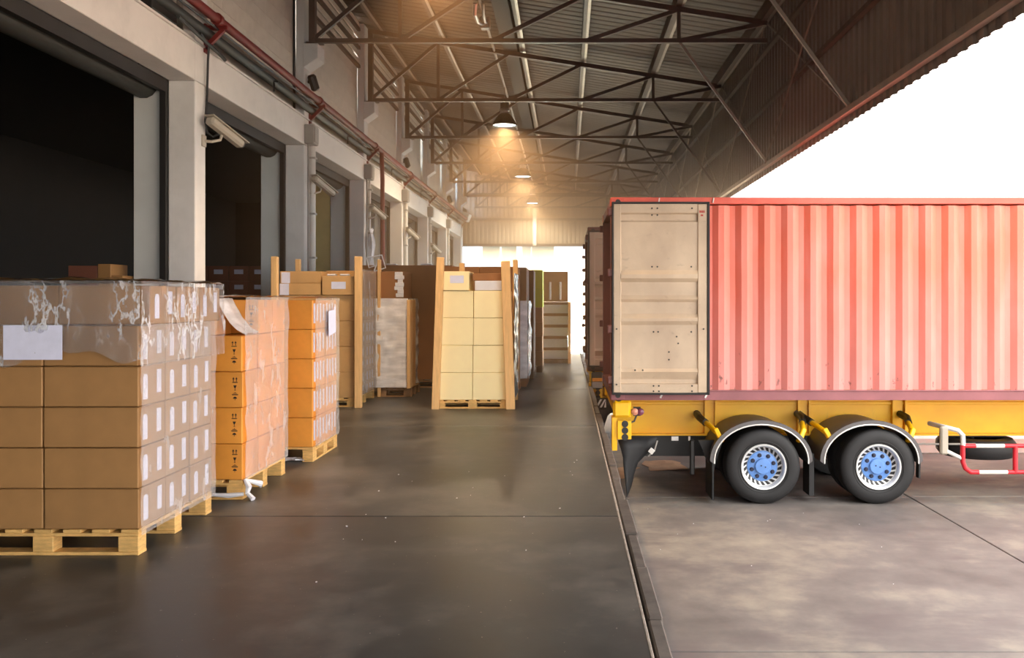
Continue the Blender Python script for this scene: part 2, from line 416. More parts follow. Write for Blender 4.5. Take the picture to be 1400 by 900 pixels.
# clerestory louvres above the block panels, one window per bay
for w, b in enumerate(range(4, 11), 1):
    y0, y1 = PY[b] + .36, PY[b + 1]
    win = structure(empty('window_%d' % w, (WX - .1, y0, 6.56)))
    for z in (6.53, 6.93, 7.33):
        MB().box(WX - .17, WX - .08, y0, y1, z, z + .065).build('louvre_rail', 'steel', win)
    for z in (6.60, 6.76, 7.00, 7.16, 7.40):
        MB().prism([(WX - .135, z + .145), (WX - .125, z + .15), (WX - .095, z + .012), (WX - .105, z)], 'Y', y0, y1).build('louvre_slat', 'louvre', win)
# dark steel door frames and roller boxes
for d, b in enumerate(range(3, 11), 1):
    y0, y1 = PY[b] + .30, PY[b + 1]
    dr = structure(empty('door_%d' % d, (WX - .36, y0, 0)))
    B(WX - .39, WX - .32, y1 - .07, y1, 0, 4.1).build('door_post', 'black_steel', dr)
    B(WX - .39, WX - .32, y0, y0 + .07, 0, 4.1).build('door_post', 'black_steel', dr)
    B(WX - .39, WX - .32, y0 + .07, y1 - .07, 3.95, 4.1).build('door_head', 'black_steel', dr)
    MB().lathe([(.17, y0 + .02), (.17, y1 - .02)], (WX - .60, 0, 4.05), 'Y', 14).build('shutter_roll', 'dark_grey', dr, smooth=True)
B(-6.6, -5.16, 19.12, 19.22, 0, 4.2).build('wall_partition', simple('cream_wall', rgb(212, 190, 128), .7, var=.06)); structure(bpy.data.objects['wall_partition'])
B(-6.4, -5.16, 23.5, 23.6, 0, 4.2).build('wall_partition_far', 'inner_paint'); structure(bpy.data.objects['wall_partition_far'])
# hall behind the doorways
hall = structure(empty('wall_hall', (-14, 0, 0)))
B(-14.2, -14, -20, 42, 0, 5.8).build('hall_back', 'room_shade', hall)
B(-14, WX - .40, -20.2, -20, 0, 5.8).build('hall_end', 'room_shade', hall)
B(-14, WX - .40, 37.1, 37.3, 0, 5.8).build('hall_end', 'room_shade', hall)
B(-14, WX - .40, -20, 42, 5.6, 5.8).build('hall_ceiling', 'room_shade', hall)

# roof: corrugated sheets on purlins
def trap(period, depth, n, f1=.30, f2=.20):
    """trapezoid rib profile: (along, out) points over n periods"""
    pts = []
    for i in range(n):
        a = i * period
        pts += [(a, 0), (a + period * f1, 0), (a + period * (f1 + f2), depth), (a + period * (1 - f2), depth)]
    pts.append((n * period, 0)); return pts
roof = structure(empty('ceiling', (0, 0, 7)))
mb = MB(); pr = trap(.25, .010, 4, .50, .14)
x0, x1 = -4.95, 3.62
mb.v = [(x, p[0], roof_z(x) + p[1]) for x in (x0, x1) for p in pr]; n = len(pr)
mb.f = [(i, i + 1, i + 1 + n, i + n) for i in range(n - 1)]
me = mb.mesh('roof_sheet', 'roof')
for k in range(56): inst('roof_sheet', me, (0, -14 + k, 0), roof)
for x, w, h, lip in ((-4.1, .07, .2, 1), (-2.72, .07, .2, 1), (-1.22, .30, .22, 0), (-.98, .06, .18, 1), (.34, .07, .2, 1), (1.87, .10, .22, 1), (3.3, .09, .24, 1)):
    z = roof_z(x)
    B(x - w / 2, x + w / 2, -14, 42, z - h, z - .003).build('purlin', 'steel' if lip else 'brown_beam', roof)
    if lip: B(x + w / 2, x + w / 2 + .05, -14, 42, z - h, z - h + .012).build('purlin_lip', 'steel_lip', roof)

# hanging side panel along the open side
side = structure(empty('wall_right', (3.42, 0, 3.65)))
pr = trap(.20, .024, 5, .46, .12); pr[-1] = (1.012, 0)
mb = MB(); n = len(pr)
mb.v = [(3.42 + p[1], p[0], z) for z in (3.65, 6.42) for p in pr]; mb.f = [(i, i + 1, i + 1 + n, i + n) for i in range(n - 1)]
me = mb.mesh('cladding_sheet', 'cladding')
for k in range(56): inst('cladding_sheet', me, (0, -14 + k, 0), side)
for z, h, m in ((3.74, .07, 'steel_lip'), (4.76, .06, 'steel'), (5.70, .06, 'steel'), (6.18, .12, 'steel')):
    B(3.34, 3.415, -14, 42, z, z + h).build('girt', m, side)
for k in range(2, 9):                                        # crossed bracing rods between the trusses
    a, b = TY[k - 1], TY[k]
    MB().tube([(3.36, a, 3.8), (3.36, b, 6.15)], .014, 6).build('brace_rod', 'steel_lip', side)
    MB().tube([(3.33, a, 6.15), (3.33, b, 3.8)], .014, 6).build('brace_rod', 'steel_lip', side)

# far end wall: the same sheeting, open below, and its twin behind
for nm, yy, sg in (('wall_far', 42.0, 1), ('wall_near', -14.0, -1)):
    fw = structure(empty(nm, (0, yy, 4.05)))
    mb = MB()
    mb.v = [(p[0], yy + sg * p[1], z) for z in (4.05, 8.2) for p in pr]; mb.f = [(i, i + 1, i + 1 + n, i + n) for i in range(n - 1)]
    me = mb.mesh('cladding_sheet', 'cladding_far' if sg > 0 else 'cladding')
    for k in range(11): inst('cladding_sheet', me, (-7.5 + k, 0, 0), fw)
    for z, h in ((4.08, .10), (5.30, .10), (6.5, .1)):
        B(-7.5, 3.4, yy - .09 if sg > 0 else yy, yy if sg > 0 else yy + .09, z, z + h).build('girt', 'steel', fw)
    if sg > 0: B(-1.62, -1.45, yy - .16, yy - .09, 4.08, 6.0).build('drop_post', 'pvc', fw)

# roof trusses
BXN = [-4.28, -2.80, -1.25, .32, 1.88, 3.34]; BZ = 5.85
ordw = ['', 'first', 'second', 'third', 'fourth', 'fifth', 'sixth', 'seventh', 'eighth']
def tz(x): return roof_z(x) - .26
for k, ty in enumerate(TY):
    t = empty('roof_truss', (WX + .1, ty, BZ))
    tag(t, ('brown lattice steel roof truss nearest the camera, just its brace in view' if k == 1 else
            'brown lattice steel roof truss just behind the camera end' if k == 0 else
            'brown lattice steel roof truss, %s one along the canopy from the camera' % ordw[k]), 'truss', 'roof trusses spanning the dock')
    MB().beam((-4.3, ty, BZ), (3.36, ty, BZ), .08, .07).build('bottom_chord', 'steel', t)
    MB().beam((-4.3, ty, tz(-4.3)), (3.36, ty, tz(3.36)), .09, .09).build('top_chord', 'steel', t)
    MB().beam((-4.27, ty, BZ - .05), (-4.27, ty, tz(-4.3)), .10, .13).build('end_post', 'steel', t)
    for i in (1, 4): MB().beam((BXN[i], ty, BZ), (BXN[i], ty, tz(BXN[i])), .06, .06).build('web_vertical', 'steel', t)
    for i in range(5): MB().beam((BXN[i], ty, BZ), (BXN[i + 1], ty, tz(BXN[i + 1])), .065, .065).build('web_diagonal', 'steel', t)
    MB().beam((BXN[4], ty, BZ), (3.35, ty, 3.82), .04, .04).build('knee_brace', 'steel_lip' if k < 3 else 'steel', t)
    MB().box(-4.36, -4.10, ty - .09, ty + .09, BZ - .05, BZ - .035).build('bearing_plate', 'steel', t)

# lamps on their conduit
LX = -1.58
cd = empty('lamp_conduit', (LX, 0, 6.9)); tag(cd, 'pale cable conduit carrying the pendant lamps under the roof', 'conduit')
MB().tube([(LX, -10, 6.92), (LX, 41.9, 6.92)], .028, 8).build('conduit_pipe', 'pvc', cd, smooth=True)
for ty in TY: MB().tube([(LX, ty, 6.92), (LX, ty, 7.16)], .012, 6).build('conduit_hanger', 'steel_lip', cd)
B(LX - .10, LX + .09, 16.95, 17.15, 6.76, 6.98).build('junction_box', 'grey_box', cd, bevel=.02)
MB().tube([(LX - .09, 16.0, 6.9), (LX - .11, 16.1, 6.74), (LX - .09, 16.4, 6.70), (LX - .05, 16.7, 6.76), (LX, 16.97, 6.86)], .04, 8).build('flexible_tail', 'silver', cd, smooth=True)
MB().tube([(LX + .05, 16.0, 6.9), (LX + .04, 16.2, 6.76), (LX + .03, 16.6, 6.76), (LX + .04, 16.97, 6.86)], .03, 8).build('flexible_tail', 'silver', cd, smooth=True)
lamp0 = None
lamp_lab = {3.7: 'dark pendant high bay lamp behind the camera', 10.6: 'unseen pendant high bay lamp added to light the stacks below',
            22.3: 'lit dark bell shaped pendant lamp, largest one in view', 31.6: 'lit bell shaped pendant lamp, middle one of the row', 40.3: 'small lit pendant lamp against the far corrugated wall'}
for yy, lab in lamp_lab.items():
    l = empty('pendant_lamp', (LX, yy, 5.92)); tag(l, lab, 'lamp', 'pendant lamps along the dock')
    o = (LX, yy, 5.92)
    MB().lathe([(.315, 0), (.32, .02), (.30, .06), (.24, .16), (.16, .27), (.11, .31), (.10, .31), (.15, .26), (.23, .15), (.29, .055), (.30, .0)], o, 'Z', 28, True).build('lamp_shade', 'black_steel', l, smooth=True)
    MB().lathe([(.29, .03), (.0, .034)], o, 'Z', 28).build('diffuser', 'lamp_glow' if yy > 5 else 'lamp_off', l)
    MB().lathe([(.10, .30), (.12, .31), (.12, .34), (.10, .36), (.13, .38), (.13, .41), (.09, .44)], o, 'Z', 16).build('cooling_ring', 'silver', l)
    MB().lathe([(.09, .43), (.11, .45), (.11, .62), (.06, .66)], o, 'Z', 16).build('gear_housing', 'dark_grey', l, smooth=True)
    MB().tube([(LX, yy, 6.57), (LX, yy, 6.91)], .014, 8).build('hanger_rod', 'steel_lip', l)
    if yy < 5: continue                                        # the nearest lamp is switched off
    ld = bpy.data.lights.new('lamp_light', 'SPOT'); lo = bpy.data.objects.new('lamp_light', ld); C.objects.link(lo)
    lo.location = (0, 0, -.03); lo.parent = l; ld.energy = 1150 if yy < 20 else 1500; ld.color = (1, .64, .35); ld.spot_size = math.radians(100 if yy < 20 else 160); ld.spot_blend = .6; ld.shadow_soft_size = .25  # the nearer lit lamp is added, unseen, to brighten cartons and floor

# ------------------------------------------------------------------ pipes and fittings on the doorway wall
PX = WX + .20; PZ = 4.87
fp = empty('fire_pipe', (PX, 20, PZ)); tag(fp, 'long dark red pipe running along the wall above the doorways', 'pipe')
MB().tube([(PX, -12, PZ), (PX, 36.6, PZ)], .056, 12).build('pipe_run', 'red_pipe', fp, smooth=True)
for p in PY[3:]:
    MB().tube([(PX, p + .12, PZ), (PX, p + .20, PZ)], .075, 12).build('coupling', 'red_pipe', fp, smooth=True)
    MB().beam((WX - .01, p + .30, PZ - .06), (PX + .07, p + .30, PZ - .06), .06, .05).build('bracket_arm', 'red_pipe', fp)
    MB().beam((WX + .01, p + .30, 4.58), (PX + .02, p + .30, PZ - .08), .05, .05).build('bracket_strut', 'red_pipe', fp)
    MB().box(WX, WX + .02, p + .24, p + .36, 4.50, 4.85).build('bracket_plate', 'red_pipe', fp)
MB().tube([(PX, 19.9, PZ), (PX + .02, 19.9, 4.2), (PX + .02, 19.9, .02)], .05, 10).build('drop_pipe', 'red_pipe', fp, smooth=True)
tr = empty('cable_duct', (WX + .05, 12, 4.70)); tag(tr, 'dark grey half round duct just beneath the red pipe', 'duct')
MB().tube([(WX + .04, -12, 4.73), (WX + .04, 36.5, 4.73)], .065, 10).build('duct_run', 'dark_grey', tr, smooth=True)
MB().tube([(WX + .16, -12, 4.785), (WX + .16, 36.5, 4.785)], .014, 6).build('cable', 'black_steel', tr, smooth=True)
for p in PY[4:11]:
    MB().tube([(WX + .16, p + 2.5, 4.70), (WX + .10, p + 2.5, 4.71), (WX - .02, p + 2.5, 4.71)], .012, 6).build('duct_hook', 'black_steel', tr)
    MB().tube([(WX + .10, p + 2.5, 4.72), (WX + .10, p + 2.5, 4.56)], .014, 6).build('duct_hook', 'black_steel', tr)
ws = ['', '', '', '', '', 'second doorway', 'third doorway', 'fourth doorway', 'fifth doorway', 'sixth doorway', 'seventh doorway', 'eighth doorway']
for i in (6, 7, 8, 9, 10):
    p = PY[i]
    jb = empty('switch_box', (WX, p + .15, 4.25)); tag(jb, 'grey electrical box on the pillar before the %s' % ws[i], 'electrical box', 'grey boxes on the door pillars')
    B(WX, WX + .16, p - .02, p + .26, 4.12, 4.44).build('box_body', 'grey_box', jb, bevel=.012)
    B(WX + .16, WX + .175, p + .01, p + .23, 4.15, 4.41).build('box_cover', 'grey_box', jb, bevel=.006)
    MB().tube([(WX + .05, p + .05, 4.12), (WX + .05, p + .05, .4)], .018, 6).build('cable_tube', 'grey_box', jb)
    dp = empty('downpipe', (WX + .06, p + .3, 0)); tag(dp, 'white vertical drainpipe on the pillar before the %s' % ws[i], 'pipe', 'white drainpipes on the door pillars')
    r = .052 if i in (6, 8) else .03
    MB().tube([(WX + .06, p + .26, 0.0), (WX + .06, p + .26, 4.5)], r, 12).build('pipe_run', 'pvc', dp, smooth=True)
    for z in (.9, 2.2, 2.95, 3.9): MB().box(WX, WX + .12, p + .19, p + .33, z, z + .03).build('pipe_clip', 'grey_box', dp)
def cctv(i, z, lab, dx=.16, L=.42, s=1):
    p = PY[i]
    c = empty('security_camera', (WX, p + .22, z)); tag(c, lab, 'camera', 'cameras on the door pillars')
    B(WX, WX + .025, p + .17, p + .27, z - .07, z + .07).build('wall_plate', 'cctv', c, bevel=.005)
    MB().tube([(WX + .02, p + .22, z), (WX + .10, p + .24, z - .005), (WX + .17, p + .32, z + .03), (WX + .18, p + .34, z + .09)], .018, 8).build('arm', 'cctv', c, smooth=True)
    a = Vector((WX + .13, p + .08, z + .23)); b = Vector((WX + .30, p + .66, z + .03))
    MB().beam(a, b, .12, .10).build('camera_housing', 'cctv', c, bevel=.025)
    d = (b - a).normalized()
    MB().beam(a + Vector((0, 0, .06)), b + d * .08 + Vector((0, 0, .06)), .135, .012).build('sun_hood', 'cctv', c)
    MB().tube([b - d * .01, b + d * .015], .045, 12).build('lens', 'black_steel', c)
cctv(5, 3.42, 'beige security camera on the first pillar, above the nearest stacks')
cctv(6, 3.32, 'beige security camera beside the white drainpipe, second pillar')
cctv(7, 3.3, 'dark security camera half behind the red drop pipe')
cctv(8, 3.15, 'security camera on the pillar past the red drop pipe')
cctv(9, 3.0, 'small security camera on the second pillar past the red drop pipe')
for i, t in ((6, 'above the white drainpipe'), (8, 'above the pillar past the red drop pipe'), (10, 'near the far end of the wall')):
    p = PY[i]
    f = empty('floodlight', (WX + .02, p + .15, 5.1)); tag(f, 'small black floodlight under the corbel %s' % t, 'light', 'black floodlights under the corbels')
    MB().beam((WX + .08, p + .1, 5.30), (WX + .13, p + .22, 5.06), .12, .14).build('lamp_body', 'black_steel', f, bevel=.03)
    MB().beam((WX, p + .2, 5.2), (WX + .09, p + .16, 5.2), .04, .04).build('bracket', 'black_steel', f)
f = empty('wall_speaker', (WX + .1, 36.8, 5.0)); tag(f, 'white box speaker at the end of the doorway wall', 'speaker')
MB().beam((WX + .0, 36.8, 5.05), (WX + .32, 36.7, 4.9), .30, .34).build('speaker_body', 'white_paint', f, bevel=.02)
B(WX - .02, WX + .08, 36.76, 36.86, 4.95, 5.1).build('bracket', 'grey_box', f)
f = empty('ledge_light', (WX - .05, 9.6, 4.58)); tag(f, 'black box light on the ledge above the first doorway', 'light')
B(WX - .14, WX + .03, 9.25, 9.85, 4.577, 4.70).build('lamp_body', 'black_steel', f, bevel=.012)
B(WX - .16, WX - .13, 9.4, 9.7, 4.577, 4.72).build('bracket', 'black_steel', f)
f = empty('hanging_cable', (WX + .03, 10.6, 4.5)); tag(f, 'black cable drooping down the first pillar to the camera', 'cable')
MB().tube([(WX + .14, 10.2, 4.60), (WX + .12, 10.5, 4.54), (WX + .05, 10.64, 4.42), (WX + .03, 10.66, 4.0), (WX + .03, 10.61, 3.66), (WX + .05, 10.62, 3.52), (WX + .10, 10.66, 3.48), (WX + .14, 10.72, 3.52)], .014, 6).build('cable', 'black_steel', f, smooth=True)
MB().tube([(WX + .15, 9.6, 4.60), (WX + .13, 10.3, 4.555), (WX + .10, 10.9, 4.535), (WX + .12, 11.0, 4.50)], .022, 6).build('cable_bundle', 'dark_grey', f, smooth=True)
f = empty('wall_cable', (WX - .06, 14.3, 5.5)); tag(f, 'thin black cable up the block wall by the second corbel', 'cable')
MB().tube([(WX - .12, 14.55, 4.58), (WX - .12, 14.55, 7.4)], .02, 6).build('cable', 'black_steel', f)
f = empty('plastic_sheet', (WX + .08, 19.3, 2.2)); tag(f, 'crumpled white plastic hung beside the red drop pipe', 'plastic sheet')
mb = MB(); g = []
for i in range(9):
    z = 3.05 - i * .16; w = .07 + .06 * math.sin(i * 1.1) + .012 * i
    for j in range(7):
        t = j / 6 - .5
        mb.v.append((WX + .08 + .07 * math.sin(j * 2.1 + i * .7), 19.33 + t * w * 2.6, z + .03 * math.sin(j * 1.7 + i)))
mb.f = [(i * 7 + j, i * 7 + j + 1, (i + 1) * 7 + j + 1, (i + 1) * 7 + j) for i in range(8) for j in range(6)]
mb.build('sheet', 'film_solid', f, smooth=True)
MB().tube([(WX, 19.33, 3.06), (WX + .12, 19.33, 3.08)], .012, 6).build('hook', 'black_steel', f)

# pale building past the far end
fb = empty('far_building', (0, 62, YZ)); tag(fb, 'pale building with tall grey green windows beyond the far end', 'building')
B(-30, 22, 62, 66, YZ - .01, 5.6).build('wall', 'far_wall', fb)
for x0, x1 in ((-16.2, -13.2), (-12.9, -9.6), (-5.95, -4.72), (-4.6, -3.55), (-3.15, -2.55), (-2.45, -.9), (4.0, 7.0)):
    f = MB().box(x0 - .06, x1 + .06, 61.93, 62.0, 4.0, 5.45).build('window_frame', 'far_wall', fb)
    B(x0, x1, 61.91, 61.93, 4.07, 5.40).build('window_pane', 'far_glass', f)
# ================================================================== CONTAINERS AND TRAILERS
CZ0, CZ1, CW, CL = .24, 2.785, 2.44, 12.19
def container(x0, y0, side_m, rail_top, rail_bot, end_m, lab, door_lab, detail=True):
    c = empty('shipping_container', (x0, y0 + CW / 2, CZ0)); tag(c, lab, 'container')
    x1, y1 = x0 + CL, y0 + CW
    # corrugated sides
    def side(y, sg):
        pr = []; x = x0 + .27; per = .2885
        pr.append((x0 + .1, 0.0))
        while x < x1 - .4:
            pr += [(x, 0.0), (x + .078, .042), (x + .146, .042), (x + .216, 0.0)]
            x += per
        pr.append((x1 - .1, 0.0))
        mb = MB(); n = len(pr)
        zz = [CZ0 + .12 + i * (CZ1 - CZ0 - .22) / 6 for i in range(7)]
        for z in zz:
            for p in pr:
                dent = .010 * noise.noise(Vector((p[0] * 1.7, z * 1.3, y))) if CZ0 + .2 < z < CZ1 - .2 else 0
                mb.v.append((p[0] + dent * .6, y + sg * (p[1] + .012 + dent), z))
        for r in range(6):
            for i in range(n - 1): mb.f.append((r * n + i, r * n + i + 1, (r + 1) * n + i + 1, (r + 1) * n + i))
        return mb.build('side_panel', side_m, c)
    side(y0, 1); side(y1, -1)
    for y in (y0, y1 - .06):
        MB().box(x0 + .1, x1 - .1, y, y + .06, CZ1 - .085, CZ1).build('top_rail', rail_top, c, bevel=.006)
        MB().box(x0 + .1, x1 - .1, y, y + .05, CZ0, CZ0 + .115).box(x0 + .1, x1 - .1, y - .012, y + .012, CZ0 + .112, CZ0 + .128).build('bottom_rail', rail_bot, c, bevel=.004)
    for x in (x0, x1 - .12):
        for y in (y0, y1 - .12):
            MB().box(x, x + .12, y, y + .12, CZ0 + .1, CZ1 - .1).build('corner_post', end_m, c, bevel=.008)
            for z in (CZ0, CZ1 - .118):
                cc = MB().box(x - .004, x + .178, y - .004 if y == y0 else y - .04, y + .16 if y == y0 else y + .124, z, z + .118).build('corner_casting', rail_top if z > 1 else rail_bot, c, bevel=.012)
                if y == y0: MB().lathe([(.033, 0), (.033, -.003)], (x + .09, y - .003, z + .06), 'Y', 14).build('casting_hole', 'black_steel', cc)
    MB().box(x0, x0 + .1, y0 + .1, y1 - .1, CZ1 - .12, CZ1 - .02).build('door_header', end_m, c)
    MB().box(x0, x0 + .12, y0 + .1, y1 - .1, CZ0, CZ0 + .13).build('door_sill', end_m, c)
    mb = MB(); pr = trap(.28, .02, 42, .4, .12); n = len(pr)
    mb.v = [(x0 + .1 + p[0], y, CZ1 - .03 + p[1]) for y in (y0 + .05, y1 - .05) for p in pr]; mb.f = [(i, i + 1, i + 1 + n, i + n) for i in range(n - 1)]
    mb.build('roof_panel', rail_top, c)
    MB().box(x0 + .1, x1 - .1, y0 + .05, y1 - .05, CZ0 + .10, CZ0 + .13).build('floor_board', 'wood_old', c)
    MB().box(x1 - .06, x1 - .03, y0 + .1, y1 - .1, CZ0 + .1, CZ1 - .05).build('front_wall', side_m, c)
    # both door leaves swung right round against the sides; we see their inner faces
    for near in (True, False):
        ys = y0 - .075 if near else y1 + .075
        sg = -1 if near else 1                                # outward
        a, b, z0, z1 = x0 + .015, x0 + 1.205, CZ0 + .095, CZ1 - .085
        d = MB().box(a, b, min(ys, ys + sg * .03), max(ys, ys + sg * .03), z0, z1).build('door_leaf', 'beige', c, bevel=.004)
        if near: d['label'] = door_lab
        yf = ys + sg * .03
        def Bx(x0_, x1_, d0, d1, z0_, z1_): return MB().box(x0_, x1_, min(yf + sg * d0, yf + sg * d1), max(yf + sg * d0, yf + sg * d1), z0_, z1_)
        Bx(a + .012, a + .105, 0, .040, z0 + .015, z1 - .015).build('door_stile', 'beige', d, bevel=.006)
        Bx(b - .135, b - .02, 0, .040, z0 + .015, z1 - .015).build('door_stile', 'beige', d, bevel=.006)
        H = z1 - z0
        zs = lambda f: z1 - f * H                              # fraction from the top
        prof = [(0, .030), (.052, .030), (.060, .012), (.092, .012), (.100, .030), (.352, .022), (.375, .040), (.395, .040), (.415, .014), (.485, .014), (.505, .030), (.52, .014),
                (.580, .014), (.605, .034), (.620, .034), (.640, .018), (.868, .022), (.885, .036), (.925, .008), (.945, .008), (.95, .030), (1, .030)]
        mb = MB(); n = len(prof); pa, pb = a + .105, b - .135; m = 8
        for i in range(m):
            x = pa + (pb - pa) * i / (m - 1)
            for f, dp in prof:
                mb.v.append((x, yf + sg * (dp * 1.5 - .012 + .004 * noise.noise(Vector((x * 4, f * 7, y0)))), zs(f)))
        for i in range(m - 1):
            for j in range(n - 1): mb.f.append((i * n + j, i * n + j + 1, (i + 1) * n + j + 1, (i + 1) * n + j))
        mb.build('door_skin', 'beige', d, smooth=False)
        g = MB()
        for q in ((a - .008, a + .012, z0 - .012, z1 + .012), (b - .018, b + .012, z0 - .012, z1 + .012)): g.box(q[0], q[1], min(ys, yf + sg * .05), max(ys, yf + sg * .05), q[2], q[3])
        for q in ((z0 - .012, z0 + .014), (z1 - .014, z1 + .012)): g.box(a, b, min(ys, yf + sg * .05), max(ys, yf + sg * .05), q[0], q[1])
        g.build('door_gasket', 'rubber_black', d, bevel=.004)
        if near and detail:
            r = MB(); rr = random.Random(3)
            W_ = pb - pa
            for fx, fz in ((.40, .03), (.47, .03), (.40, .065), (.47, .065), (.92, .03), (.40, .335), (.47, .335), (.91, .335), (.42, .675), (.48, .675), (.91, .675), (.72, .70), (.74, .735),
                           (.62, .78), (.62, .82), (.18, .875), (.28, .875), (.42, .957), (.49, .957), (.92, .957), (.42, .985), (.49, .985), (.92, .985), (-.06, .66), (-.06, .95), (1.07, .66)):
                r.lathe([(.011, 0), (.011, -.012)], (pa + fx * W_, yf + sg * .058, zs(fz)), 'Y', 8)
            r.build('rivets', 'black_steel', d)
            st = MB().box(b - .12, b - .045, yf - .0425, yf - .040, z1 - .20, z1 - .075).build('sticker', 'beige', d)
            mb = MB(); x = b - .115
            for k in range(4): mb.box(x + k * .017, x + k * .017 + .012, yf - .045, yf - .042, z1 - .125, z1 - .095)
            mb.box(b - .10, b - .07, yf - .045, yf - .042, z1 - .165, z1 - .145)
            mb.build('sticker_print', 'red_ink', st)
        for z in (z0 + .12, z0 + .75, z0 + 1.45, z1 - .16):     # hinge lugs on the corner post
            MB().box(x0 - .045, x0 + .03, min(ys, ys + sg * .05) - .012, max(ys, ys + sg * .05) + .012, z, z + .10).build('hinge', end_m, c, bevel=.01)
        for xb in (a + .3, a + .75):                            # locking bars between the leaf and the side
            MB().tube([(xb, ys - sg * .02, z0 + .05), (xb, ys - sg * .02, z1 - .05)], .017, 8).build('locking_bar', 'silver', d)
    if detail:                                                  # lashing lugs on the rails
        for x in (x0 + .62, x0 + 1.18): MB().beam((x, y0 - .008, CZ0 + .03), (x + .03, y0 - .008, CZ0 + .085), .014, .02).build('lashing_lug', 'white_paint', c)
        for x in (x0 + .60, x0 + 1.28): MB().beam((x, y0 - .008, CZ1 - .07), (x + .01, y0 - .008, CZ1 - .01), .014, .02).build('lashing_lug', 'white_paint', c)
    return c
cont = container(.55, 11.0, 'coral', 'coral_rail', 'maroon_rail', 'end_maroon', 'faded coral red shipping container with one beige door folded open', 'open beige door leaf, inner face with pressed ribs')
cont2 = container(.37, 15.5, 'brown_in_shade', 'brown_rail_in_shade', 'brown_rail_in_shade', 'end_maroon', 'dark brown shipping container docked behind the coral red one', None, False)
lk = MB()
for z in (.6, .83, 1.05, 1.2, 1.42, 1.6, 1.83, 2.02, 2.25): lk.lathe([(.02, -.03), (.035, 0), (.02, .03)], (.335 - random.uniform(0, .045), 15.43, z), 'Z', 8)
lk.tube([(.345, 15.43, .5), (.345, 15.43, 2.5)], .014, 6)
o = lk.build('locking_gear', 'brown_rail_in_shade', cont2)

